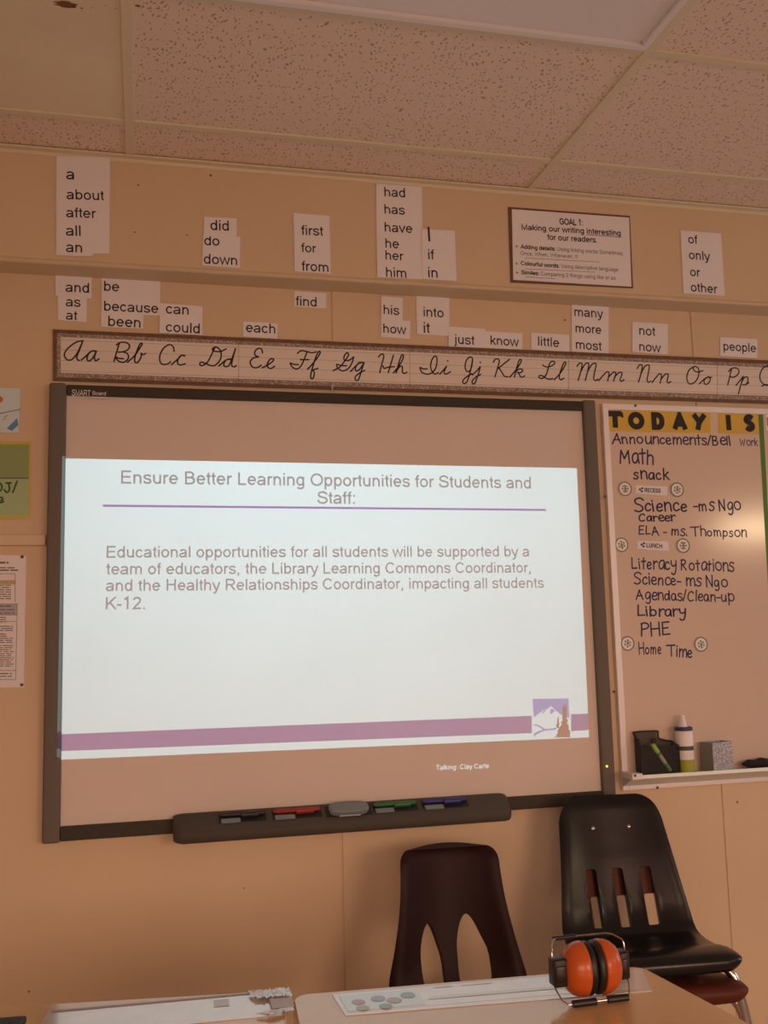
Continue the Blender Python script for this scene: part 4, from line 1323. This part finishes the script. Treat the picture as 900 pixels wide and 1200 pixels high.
for q in (0.28, 0.78):
    c = Vector((hx0 + (hmx - hx0) * (0.12 if q < .5 else 0.80), yb - 0.001, hz1 - 0.028))
    G().lathe([(0.008, 0), (0.008, 0.003), (0.006, 0.004)], c, 'Y', 18).build('magnet', WIRE, mh, world=True)
# the green marker inside
ma, mb_ = at(785, 903, -0.062), at(765, 873.5, -0.062)
mk_ = tag(empty('marker', ma), 'green dry-erase marker with light green cap inside the mesh holder', 'marker')
d = (mb_ - ma).normalized()
L = (mb_ - ma).length
G().tube([ma, ma + d * (L * .72)], 0.0072, 14).build('barrel', mat('marker_green', (0.06, 0.20, 0.06), 0.35), mk_, world=True, smooth=True)
G().tube([ma + d * (L * .30), ma + d * (L * .62)], 0.0075, 14).build('barrel_label', mat('marker_label', (0.30, 0.32, 0.26), 0.5), mk_, world=True, smooth=True)
G().tube([ma + d * (L * .72), ma + d * (L * .98), ma + d * (L * 1.04)], [0.0082, 0.0085, 0.006], 14).build('cap', mat('cap_lime', (0.28, 0.50, 0.10), 0.35), mk_, world=True, smooth=True)

# spray bottle
b0, b1 = at(794.5, 907, IT), at(813.5, 906, IT)
bc = (b0 + b1) / 2
br = (b1 - b0).length / 2 * 0.98
bh = at(803, 856, IT).z - TZ
bt = tag(empty('spray_bottle', (bc.x, IT, TZ + 0.0003)), 'white cleaner bottle with lime label and pointed nozzle in the tray', 'bottle')
WP = mat('white_plastic', alb(178, 150, 138), 0.4)
zz = TZ + 0.0003
G().lathe([(br * .9, 0), (br, 0.004), (br, bh * .96), (br * .93, bh)], (bc.x, IT, zz), 'Z', 28).build('bottle_body', WP, bt, world=True, smooth=True)
G().lathe([(br * 1.01, bh * .03), (br * 1.012, bh * .03), (br * 1.012, bh * .32), (br * 1.01, bh * .32)], (bc.x, IT, zz), 'Z', 28).build('lime_label', mat('lime_label', (0.36, 0.42, 0.03), 0.5), bt, world=True, smooth=True)
G().lathe([(br * 1.01, bh * .54), (br * 1.015, bh * .54), (br * 1.015, bh * .64), (br * 1.01, bh * .64)], (bc.x, IT, zz), 'Z', 28).build('dark_label', mat('dark_label', (0.07, 0.09, 0.08), 0.5), bt, world=True, smooth=True)
G().lathe([(br * .95, bh), (br * 1.03, bh + .001), (br * 1.03, bh + .009), (br * .9, bh + .012)], (bc.x, IT, zz), 'Z', 28).build('collar', mat('navy_plastic', (0.04, 0.045, 0.14), 0.4), bt, world=True, smooth=True)
nz = at(803, 838, IT).z - zz
G().lathe([(br * .55, bh + .010), (br * .45, bh + .018), (br * .30, nz - .006), (br * .26, nz)], (bc.x - br * .05, IT, zz), 'Z', 22).build('nozzle', WP, bt, world=True, smooth=True)

# glittery box
gx = tag(empty('glitter_box', at(841, 906, IT) * 1.0, 0.28), 'silver glitter box with open top in the whiteboard tray', 'box')
gx.location = (at(842, 906, IT).x, IT + 0.002, TZ + 0.0003)
bw_, bd_, bh_ = 0.043, 0.024, (at(842, 869, IT).z - TZ)
t_ = 0.002
g = G().box((-bw_, -bd_, 0), (bw_, -bd_ + t_, bh_)).box((-bw_, bd_ - t_, 0), (bw_, bd_, bh_)).box((bw_ - t_, -bd_ + t_, 0), (bw_, bd_ - t_, bh_)).box((-bw_ + t_, -bd_ + t_, 0), (bw_ - t_, bd_ - t_, t_))
g.build('box_shell', SILVER_GLITTER, gx)
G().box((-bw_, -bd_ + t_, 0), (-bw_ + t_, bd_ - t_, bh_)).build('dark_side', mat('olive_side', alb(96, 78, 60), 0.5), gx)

# dark lump at the right end
e0, e1 = at(871, 904, IT), at(925, 902, IT)
g = G()
N = 22
vs, fs = [], []
ec_ = 10
for i in range(N + 1):
    t = i / N
    x = e0.x + (e1.x - e0.x) * t
    end = min(1.0, 4.5 * min(t, 1 - t) + 0.25)
    for k in range(ec_):
        a_ = 2 * PI * k / ec_
        vs.append((x, IT + 0.024 * math.cos(a_) * end, TZ + 0.0143 + 0.014 * math.sin(a_) * end * (1 + (0.22 * math.sin(t * 19) if math.sin(a_) > 0 else 0))))
for i in range(N):
    for k in range(ec_):
        fs.append((i * ec_ + k, (i + 1) * ec_ + k, (i + 1) * ec_ + (k + 1) % ec_, i * ec_ + (k + 1) % ec_))
fs.append(tuple(range(ec_)))
fs.append(tuple(N * ec_ + k for k in range(ec_ - 1, -1, -1)))
g.add(vs, fs)
tag(g.build('black_cloth', mat('black_felt', (0.025, 0.02, 0.018), 0.9, bump=(150, 0.5)), world=True, smooth=True), 'lumpy black cloth lying at the right end of the tray', 'cloth')


# ------------------------------------------------------------------ chairs
def inside(p, poly):
    c = False
    j = len(poly) - 1
    for i in range(len(poly)):
        a, b = poly[i], poly[j]
        if (a[1] > p[1]) != (b[1] > p[1]) and p[0] < (b[0] - a[0]) * (p[1] - a[1]) / (b[1] - a[1]) + a[0]:
            c = not c
        j = i
    return c


def shell(outline, holes, surf, th, step, flange=0.0):
    """a bent plastic sheet: 2D outline with holes, carried by surf(s,t) -> (point, normal)"""
    vs, ed = [], []
    for lp in [outline] + holes:
        n0 = len(vs)
        vs += [Vector(p) for p in lp]
        ed += [(n0 + i, n0 + (i + 1) % len(lp)) for i in range(len(lp))]
    xs_ = [p[0] for p in outline]
    ys_ = [p[1] for p in outline]
    x = min(xs_)
    while x < max(xs_):
        y = min(ys_)
        while y < max(ys_):
            p = (x, y)
            if inside(p, outline) and not any(inside(p, h) for h in holes):
                if min((Vector(p) - v).length for v in vs[:len(ed)]) > step * 0.45:
                    vs.append(Vector(p))
            y += step
        x += step
    ov, oe, of, _, _, _ = geometry.delaunay_2d_cdt(vs, ed, [], 0, 1e-7)
    tris = []
    for f in of:
        c = (sum(ov[i][0] for i in f) / 3, sum(ov[i][1] for i in f) / 3)
        if inside(c, outline) and not any(inside(c, h) for h in holes):
            tris.append(tuple(f))
    top, bot = [], []
    for p in ov:
        P, Nn = surf(p[0], p[1])
        top.append(P + Nn * th / 2)
        bot.append(P - Nn * th / 2)
    n = len(ov)
    cnt = {}
    for f in tris:
        for i in range(3):
            e = (f[i], f[(i + 1) % 3])
            cnt[e] = cnt.get(e, 0) + 1
    fs = list(tris) + [tuple(i + n for i in reversed(f)) for f in tris]
    for (a, b) in cnt:
        if (b, a) not in cnt:
            fs.append((b, a, a + n, b + n))
    allv = top + bot
    if flange > 0:
        for h in holes:
            k0 = len(allv)
            m_ = len(h)
            for dd in (0.0, flange):
                for p in h:
                    P, Nn = surf(p[0], p[1])
                    allv.append(P - Nn * (th / 2 + dd))
            for i in range(m_):
                j = (i + 1) % m_
                fs.append((k0 + i, k0 + j, k0 + m_ + j, k0 + m_ + i))
    return allv, fs


def spline(tab, t):
    if t <= tab[0][0]:
        return tab[0][1]
    for i in range(len(tab) - 1):
        if t <= tab[i + 1][0]:
            a = (t - tab[i][0]) / (tab[i + 1][0] - tab[i][0])
            p0 = tab[max(i - 1, 0)][1]
            p1, p2 = tab[i][1], tab[i + 1][1]
            p3 = tab[min(i + 2, len(tab) - 1)][1]
            return 0.5 * (2 * p1 + (p2 - p0) * a + (2 * p0 - 5 * p1 + 4 * p2 - p3) * a * a + (3 * p1 - p0 - 3 * p2 + p3) * a ** 3)
    return tab[-1][1]


def make_shell(prof, wid, holes, cup, roll, th, corner_top, corner_bot, step=0.012, arch=0.0):
    """prof: (forward, height) side profile from seat front to back top; wid: (fraction along, half width)"""
    pp_ = smooth_pts(prof, 10)
    cum = [0.0]
    for a, b in zip(pp_[:-1], pp_[1:]):
        cum.append(cum[-1] + math.hypot(b[0] - a[0], b[1] - a[1]))
    T = cum[-1]

    def pos(t):
        t = max(0.0, min(T, t))
        for i in range(len(cum) - 1):
            if t <= cum[i + 1]:
                a = (t - cum[i]) / max(1e-9, cum[i + 1] - cum[i])
                return (pp_[i][0] + (pp_[i + 1][0] - pp_[i][0]) * a, pp_[i][1] + (pp_[i + 1][1] - pp_[i][1]) * a)
        return pp_[-1]

    def hw(t):
        w_ = spline(wid, t / T)
        for d, r in ((T - t, corner_top), (t, corner_bot)):
            if d < r:
                w_ = w_ - r * 0.75 * (1 - math.sqrt(max(0, 1 - (1 - d / r) ** 2)))
        return w_

    def surf(s, t):
        f, z = pos(t)
        e = 0.012
        f0, z0 = pos(max(0, t - e))
        f1, z1 = pos(min(T, t + e))
        l = math.hypot(f1 - f0, z1 - z0) or 1
        nf, nz_ = (z1 - z0) / l, -(f1 - f0) / l        # towards the sitter
        W_ = max(1e-3, spline(wid, t / T))
        k = abs(s) / W_
        off = spline(cup, t / T) * k * k
        ed = max(0.0, (k - 0.84) / 0.16)
        off -= roll * ed * ed
        dt = max(0.0, 1 - (T - t) / 0.035)
        off -= roll * 1.1 * dt * dt
        # local frame: X = across, -Y = forward
        P = Vector((s, -(f + nf * off), z + nz_ * off + arch * max(0.0, 1 - k * k) * max(0.0, 1 - (T - t) / 0.14)))
        sl_ = (2 * spline(cup, t / T) * k / W_) - (2 * roll * ed / (0.16 * W_) if ed > 0 else 0)
        sl_ *= math.copysign(1, s)
        N_ = Vector((-sl_, -nf, nz_)).normalized()
        return P, N_
    outline = []
    M = 40
    tt = [T * 0.5 * (1 - math.cos(PI * i / M)) for i in range(M + 1)]
    rgt = [(hw(t), t) for t in tt]
    outline = rgt + [(-x, t) for x, t in reversed(rgt)]
    ol = []
    for p in outline:
        if not ol or math.hypot(p[0] - ol[-1][0], p[1] - ol[-1][1]) > 0.0015:
            ol.append(p)
    hl = [[(x, y * T) for x, y in h] for h in holes]
    return shell(ol, hl, surf, th, step, 0.016), surf, T


def slot(cx, y0, y1, hw_, lean=0.0, n=8):
    """rounded slot in (s, fraction) coordinates, s in metres"""
    rx, ry = 0.007, 0.007 / 0.70
    pts = []
    for sx, sy, a0 in ((1, 1, 0), (-1, 1, 90), (-1, -1, 180), (1, -1, 270)):
        ccx, ccy = cx + sx * (hw_ - rx), (y1 - ry if sy > 0 else y0 + ry)
        for k in range(5):
            a = math.radians(a0 + 22.5 * k)
            pts.append((ccx + rx * math.cos(a), ccy + ry * math.sin(a)))
    return [(x + lean * (y - y0), y) for x, y in pts]


CHAIR_PROF = [(0.150, -0.018), (0.162, -0.004), (0.160, 0.012), (0.142, 0.024), (0.08, 0.024), (0.0, 0.004), (-0.09, -0.008), (-0.138, 0.002), (-0.166, 0.040), (-0.188, 0.10), (-0.216, 0.19), (-0.242, 0.27), (-0.262, 0.335), (-0.268, 0.350)]
CHAIR_WID = [(0, .176), (.08, .187), (.30, .193), (.44, .190), (.54, .185), (.68, .172), (.85, .158), (1, .148)]
CHAIR_CUP = [(0, -.004), (.2, -.002), (.40, .012), (.55, .03), (.75, .028), (1, .018)]
S_SLOTS = [slot(-0.080, .505, .725, .0165), slot(0.0, .505, .725, .0165), slot(0.080, .505, .725, .0165)]


def chair(name, loc, rz, seat_h, shell_mat, label, prof, wid, cup, holes, corner_top, lift=0.0, group=None, screws=None, roll=0.010, arch=0.010):
    root = empty(name, loc, rz)
    tag(root, label, 'chair', group)
    (vs, fs), surf, T = make_shell(prof, wid, holes, cup, roll, 0.005, corner_top, 0.042, arch=arch)
    o = mk('shell', [v + Vector((0, 0, seat_h)) for v in vs], fs, shell_mat, root, smooth=True, ang=55)
    if screws:
        for s, fr_ in screws:
            P, N_ = surf(s, fr_ * T)
            P = P + Vector((0, 0, seat_h)) + N_ * 0.0025
            g_ = G()
            ring_ = []
            e1_ = N_.orthogonal().normalized()
            e2_ = N_.cross(e1_)
            for h, r in ((0, .0055), (.002, .005), (.0035, .0025)):
                ring_ += [P + N_ * h + (e1_ * math.cos(2 * PI * k / 12) + e2_ * math.sin(2 * PI * k / 12)) * r for k in range(12)]
            f2 = [tuple(24 + k for k in range(12))] + [(i * 12 + k, i * 12 + (k + 1) % 12, (i + 1) * 12 + (k + 1) % 12, (i + 1) * 12 + k) for i in range(2) for k in range(12)]
            g_.add(ring_, f2).build('rivet', CHROME, o, smooth=True)
    k = wid[1][1] / 0.198
    for sx in (-1, 1):
        zf = lift
        g_ = G().tube(smooth_pts([(sx * .145 * k, .02, seat_h - .022), (sx * .165 * k, -.055, seat_h - .020), (sx * .182 * k, -.085, seat_h - .030), (sx * .205 * k, -.105, seat_h - .09), (sx * .235 * k, -.15, zf + .02)], 5), 0.0125, 12)
        lg_ = g_.build('front_leg', CHROME, root, smooth=True)
        G().lathe([(.0165, 0), (.0165, .022), (.012, .03)], (sx * .236 * k, -.151, zf + .0005), 'Z', 14).build('foot_cap', WIRE, lg_, smooth=True)
        g_ = G().tube(smooth_pts([(sx * .12 * k, -.06, seat_h - .024), (sx * .13 * k, .10, seat_h - .024), (sx * .14 * k, .125, seat_h - .036), (sx * .155 * k, .15, seat_h - .12), (sx * .19 * k, .23, zf + .02)], 5), 0.0125, 12)
        lg_ = g_.build('rear_leg', CHROME, root, smooth=True)
        G().lathe([(.0165, 0), (.0165, .022), (.012, .03)], (sx * .191 * k, .232, zf + .0005), 'Z', 14).build('foot_cap', WIRE, lg_, smooth=True)
    return root


BLACKP = mat('black_plastic', (0.008, 0.008, 0.009), 0.27, spec=0.4, bump=(220, 0.08))
BROWNP = mat('brown_plastic', (0.105, 0.026, 0.013), 0.45, spec=0.25, bump=(220, 0.08))
MAROONP = mat('maroon_plastic', (0.022, 0.005, 0.005), 0.5, spec=0.22, bump=(260, 0.10))
CH_LOC = Vector((1.55, -0.40, 0))
CH_RZ = -0.10
chair('stacking_chair', (CH_LOC.x + 0.012, CH_LOC.y, 0), CH_RZ, 0.365, BROWNP, 'brown plastic chair under the black chair, only seat edge and legs showing', CHAIR_PROF, CHAIR_WID, CHAIR_CUP, S_SLOTS, 0.075)
chair('stacking_chair', (CH_LOC.x, CH_LOC.y, 0), CH_RZ, 0.440, BLACKP, 'black plastic chair with three back slots stacked on a brown chair', CHAIR_PROF, CHAIR_WID, CHAIR_CUP, S_SLOTS, 0.075, lift=0.075, screws=[(-.054, .875), (.054, .875)])


def petal(pts):
    q = smooth_pts(pts + [pts[0]], 3)[:-1]
    ar = sum(q[k][0] * q[(k + 1) % len(q)][1] - q[(k + 1) % len(q)][0] * q[k][1] for k in range(len(q)))
    return q if ar > 0 else q[::-1]


PETALS = [petal([(-0.060, .515), (-0.086, .535), (-0.093, .62), (-0.091, .68), (-0.079, .735), (-0.064, .757), (-0.052, .735), (-0.040, .68), (-0.031, .62), (-0.033, .535)]),
          petal([(0.048, .515), (0.012, .535), (0.009, .63), (0.011, .69), (0.023, .75), (0.040, .777), (0.056, .755), (0.074, .70), (0.091, .635), (0.090, .535)])]
M_PROF = [(0.18, -0.022), (0.19, -0.004), (0.17, 0.010), (0.09, 0.010), (0.0, -0.004), (-0.10, -0.006), (-0.15, 0.012), (-0.175, 0.055), (-0.190, 0.11), (-0.208, 0.19), (-0.224, 0.27), (-0.235, 0.325), (-0.240, 0.347)]
M_WID = [(0, .165), (.08, .178), (.30, .185), (.46, .186), (.56, .182), (.68, .162), (.80, .145), (.9, .137), (1, .134)]
M_CUP = [(0, -.004), (.2, -.002), (.40, .012), (.55, .035), (.75, .050), (1, .050)]
MC = Vector((1.05, -0.45, 0))
chair('student_chair', MC, -0.05, 0.342, MAROONP, 'dark maroon plastic chair with two leaf-shaped back openings behind the desk', M_PROF, M_WID, M_CUP, PETALS, 0.028, roll=0.014, arch=0.026)

# ------------------------------------------------------------------ desks in front
DZ = 0.70
LAM = mat('tan_desk_laminate', alb(162, 108, 66), 0.2, noise=(5, 0.05), spec=0.5, coat=0.45)
EDGE = mat('desk_edge_band', alb(120, 80, 52), 0.45)
STEEL = mat('desk_steel', alb(92, 78, 68), 0.4, metal=0.6)


def desk(loc, rz, w_, d_, label, flare=0.0):
    r = empty('student_desk', loc, rz)
    tag(r, label, 'desk', 'student desks')
    def rr_(off, z):
        out = []
        R_ = 0.03
        for cx, cy, a0 in ((w_ - R_, -R_, 0), (R_, -R_, 90), (R_, -d_ + R_, 180), (w_ + flare - R_, -d_ + R_, 270)):
            for k in range(7):
                a_ = math.radians(a0 + 15 * k)
                out.append((cx + (R_ - off) * math.cos(a_), cy + (R_ - off) * math.sin(a_), z))
        return out
    n = 28
    lv_ = rr_(0.0, -0.024) + rr_(0.0, -0.003) + rr_(0.003, 0.0)
    f = [tuple(range(n - 1, -1, -1)), tuple(2 * n + k for k in range(n))]
    for i in range(2):
        f += [(i * n + k, i * n + (k + 1) % n, (i + 1) * n + (k + 1) % n, (i + 1) * n + k) for k in range(n)]
    mk('desktop', [(x, y, z + DZ) for x, y, z in lv_], f, LAM, r)
    g_ = G().box((.05, -d_ + .04, DZ - .155), (w_ - .05, -d_ + .045, DZ - .03)) if False else G()
    g_.box((.05, -d_ + .05, DZ - .15), (w_ - .05, -.06, DZ - .146))
    g_.box((.05, -.064, DZ - .15), (w_ - .05, -.06, DZ - .0245))
    g_.box((.05, -d_ + .05, DZ - .15), (.054, -.06, DZ - .0245))
    g_.box((w_ - .054, -d_ + .05, DZ - .15), (w_ - .05, -.06, DZ - .0245))
    g_.build('book_box', STEEL, r)
    for x, y, sx in ((.075, -.045, -1), (w_ - .075, -.045, 1), (.075, -d_ + .035, -1), (w_ - .075, -d_ + .035, 1)):
        l_ = G().tube([(x, y, DZ - .0245), (x, y, 0.02)], 0.014, 12).build('leg', STEEL, r, smooth=True)
        G().lathe([(.018, 0.0005), (.018, .02), (.014, .03)], (x, y, 0), 'Z', 14).build('foot_cap', WIRE, l_, smooth=True)
    return r


ra, rb = atz(339, 1166, DZ), atz(748, 1132, DZ)
rrz = math.atan2(rb.y - ra.y, rb.x - ra.x)
rd = desk((ra.x + .004, ra.y, 0), rrz, (rb - ra).length + 0.006, 0.46, 'tan student desk carrying the orange earmuffs', 0.07)
la, lb = atz(0, 1179.5, DZ), atz(337, 1160, DZ)
lrz = math.atan2(lb.y - la.y, lb.x - la.x)
ld0 = lb - (lb - la).normalized() * 0.60
ld = desk((ld0.x, ld0.y, 0), lrz, 0.60, 0.46, 'student desk at the lower left with a taped name strip')


def strip_on_desk(name, quad_px, z, m, parent=None, th=0.0006, bumpy=0.0):
    q = [atz(*p, z) for p in quad_px]
    if bumpy <= 0:
        return G().prism(q, (0, 0, -th)).build(name, m, parent, world=True)
    NX, NY = 26, 6
    vs, fs = [], []
    for j in range(NY + 1):
        for i in range(NX + 1):
            a, b = i / NX, j / NY
            p = (q[0] * (1 - a) + q[1] * a) * (1 - b) + (q[3] * (1 - a) + q[2] * a) * b
            p = p + Vector((0, 0, random.uniform(0, bumpy)))
            vs.append(p)
    n = len(vs)
    vs += [v + Vector((0, 0, -th)) for v in vs]
    for j in range(NY):
        for i in range(NX):
            k = j * (NX + 1) + i
            fs.append((k, k + NX + 1, k + NX + 2, k + 1))
            fs.append((n + k, n + k + 1, n + k + NX + 2, n + k + NX + 1))
    return wmk(name, vs, fs, m, parent, smooth=True)


TAPE = mat('clear_tape', (0.72, 0.70, 0.66), 0.12, spec=0.9, coat=1.0)
TAGW = mat('laminated_strip', (0.76, 0.74, 0.68), 0.14, spec=0.9, coat=1.0, noise=(20, 0.06))
TAGB = mat('strip_blue_panel', (0.52, 0.60, 0.62), 0.14, spec=0.9, coat=1.0)
t1 = strip_on_desk('name_strip', [(389, 1165), (752, 1135), (764, 1161), (405, 1190)], DZ + 0.0012, TAPE, None, 0.001)
tag(t1, 'laminated name strip taped along the back of the right desk', 'name strip', 'laminated name strips on desks')
strip_on_desk('strip_card', [(396, 1165.5), (740, 1137.5), (748, 1157), (408, 1186.5)], DZ + 0.0016, TAGW, t1, 0.0003)
pb_ = strip_on_desk('strip_panel', [(397, 1167), (489, 1159), (499, 1177), (408, 1185)], DZ + 0.0020, TAGB, t1, 0.0003)
for cx, cy, rx, rgb in ((420, 1174, 8, (0.45, 0.25, 0.24)), (443, 1170, 9, (0.30, 0.40, 0.42)), (462, 1172, 9, (0.42, 0.30, 0.28)), (478, 1166, 9, (0.25, 0.36, 0.40)), (425, 1181, 8, (0.40, 0.42, 0.25)), (452, 1179, 8, (0.24, 0.30, 0.38))):
    q = [atz(cx + rx * math.cos(k * PI / 8), cy + rx * .38 * math.sin(k * PI / 8), DZ + 0.0024) for k in range(16)]
    G().add(q, [tuple(range(15, -1, -1))]).build('coloured_dot', mat('dot%s' % (str(rgb)), rgb, 0.2, coat=0.4), pb_, world=True)
g = G()
for a, b, h in (((502, 1168), (735, 1148.5), 3.0), ((508, 1156), (530, 1154), 1.6), ((540, 1154), (575, 1151), 0.9)):
    g.add([atz(a[0], a[1], DZ + .0021), atz(b[0], b[1], DZ + .0021), atz(b[0] + 1, b[1] + h, DZ + .0021), atz(a[0] + 1, a[1] + h, DZ + .0021)], [(3, 2, 1, 0)])
g.build('print', mat('tan_print', (0.62, 0.55, 0.42), 0.16, coat=1.0), t1, world=True)

t2 = strip_on_desk('name_strip', [(57, 1184), (322, 1160), (330, 1189), (38, 1217)], DZ + 0.0012, TAGW, None, 0.001)
tag(t2, 'laminated name strip with wrinkled tape on the left desk', 'name strip', 'laminated name strips on desks')
strip_on_desk('wrinkled_tape', [(290, 1163), (338, 1158.5), (345, 1168), (300, 1171)], DZ + 0.0045, TAPE, t2, 0.0005, 0.004)
strip_on_desk('tape_edge_shade', [(60, 1184), (292, 1163), (293, 1164.6), (61, 1186)], DZ + 0.0022, mat('tape_shadow_line', (0.32, 0.26, 0.22), 0.3), t2, 0.0005)  # dark strip paints the shadow line along the tape
strip_on_desk('card_end', [(315, 1168.5), (341, 1166), (345, 1179), (319, 1182)], DZ + 0.0050, mat('buff_card', (0.55, 0.53, 0.51), 0.4), t2, 0.0004)
strip_on_desk('tape_fold', [(300, 1188), (343, 1180), (345, 1184), (318, 1191)], DZ + 0.0045, TAPE, t2, 0.0005, 0.002)
g = G()
for a, b, h in (((250, 1172), (268, 1170.5), 8),):
    g.add([atz(a[0], a[1], DZ + .0018), atz(b[0], b[1], DZ + .0018), atz(b[0] + 1, b[1] + h, DZ + .0018), atz(a[0] + 1, a[1] + h, DZ + .0018)], [(3, 2, 1, 0)])
g.build('print', mat('pale_print', (0.46, 0.44, 0.40), 0.2, coat=0.4), t2, world=True)
# dark pouch at the corner
q = [atz(*p, DZ + 0.012) for p in ((-50, 1196), (32, 1189), (22, 1204), (-60, 1212))]
q2 = [Vector((v.x, v.y, DZ + 0.0006)) for v in q]
g = G().hull(q2 + q, [(0, 1, 2, 3), (7, 6, 5, 4), (0, 4, 5, 1), (1, 5, 6, 2), (2, 6, 7, 3), (3, 7, 4, 0)], 0.004, 3)
tag(g.build('pouch', mat('black_patterned_cloth', (0.04, 0.035, 0.035), 0.7, noise=(180, 0.9)), world=True, smooth=True), 'dark patterned pouch on the left desk at the lower left corner', 'pouch')

# ------------------------------------------------------------------ earmuffs
eb = atz(694, 1171, DZ)
em = tag(empty('ear_defenders', (eb.x, eb.y, DZ), 0.02), 'orange ear defenders with black cushions and wire band on the desk', 'earmuffs')
ORANGE = mat('orange_plastic', (0.58, 0.11, 0.018), 0.33, noise=(8, 0.05), coat=0.15)
CUSH = mat('black_cushion', (0.013, 0.012, 0.012), 0.42)
BAR = mat('black_rubber', (0.014, 0.012, 0.012), 0.4)
CZc = 0.0475                     # height of the cup axis
for sx in (-1, 1):
    cup_p = [(.039, .0125), (.0412, .0145), (.0412, .018), (.040, .026), (.0365, .034), (.0305, .041), (.020, .0465), (.008, .0488), (.001, .049)]
    g = G().lathe([(r, sx * h) for r, h in cup_p], (0, 0, CZc), 'X', 40, 0.86)
    c_ = g.build('ear_cup', ORANGE, em, smooth=True, ang=50)
    cu = [(.020, .0003), (.033, .0003), (.0378, .002), (.0402, .0055), (.0402, .0085), (.0385, .0122), (.032, .0124)]
    G().lathe([(r, sx * h) for r, h in cu], (0, 0, CZc), 'X', 40, 0.86).build('cushion', CUSH, em, smooth=True, ang=60)
    x0, x1 = (.045, .062) if sx > 0 else (-.067, -.044)
    g = G().box((min(x0, x1), -.013, CZc - .021), (max(x0, x1), .013, CZc + .021), .004, 3)
    g.box((min(x0, x1) + .002, -.016, CZc - .014), (max(x0, x1) - .002, .016, CZc + .012), .004, 2)
    g.build('pivot_block', BAR, em, smooth=True, ang=40)
# upper and lower wires of the headband
xr, xl = .060, -.064
up_w = [(xr, .0, CZc + .02), (xr, .001, CZc + .03), (xr - .002, .004, CZc + .036), (xr - .012, .018, CZc + .041), (xr - .02, .026, CZc + .041), (xl + .02, .026, CZc + .041), (xl + .01, .018, CZc + .041), (xl + .002, .004, CZc + .036), (xl, .001, CZc + .03), (xl, 0, CZc + .02)]
lo_w = [(xr, -.002, CZc - .02), (xr, -.008, .022), (xr - .004, -.016, .010), (xr - .010, -.026, .0062), (xl + .012, -.026, .0062), (xl + .006, -.016, .010), (xl + .001, -.008, .022), (xl, -.002, CZc - .02)]
wr = G().tube(up_w, 0.0013, 8).build('band_wire', CHROME, em, smooth=True)
wr2 = G().tube(lo_w, 0.0013, 8).build('band_wire', CHROME, em, smooth=True)
G().tube([(-.050, .026, CZc + .041), (-.012, .026, CZc + .041)], .0034, 10).build('band_sleeve', BAR, wr, smooth=True)
G().tube([(-.045, -.026, .0062), (-.006, -.026, .0062)], .0055, 10).build('band_sleeve', BAR, wr2, smooth=True)
G().tube([(.014, -.026, .0062), (.048, -.026, .0062)], .0055, 10).build('band_sleeve', BAR, wr2, smooth=True)
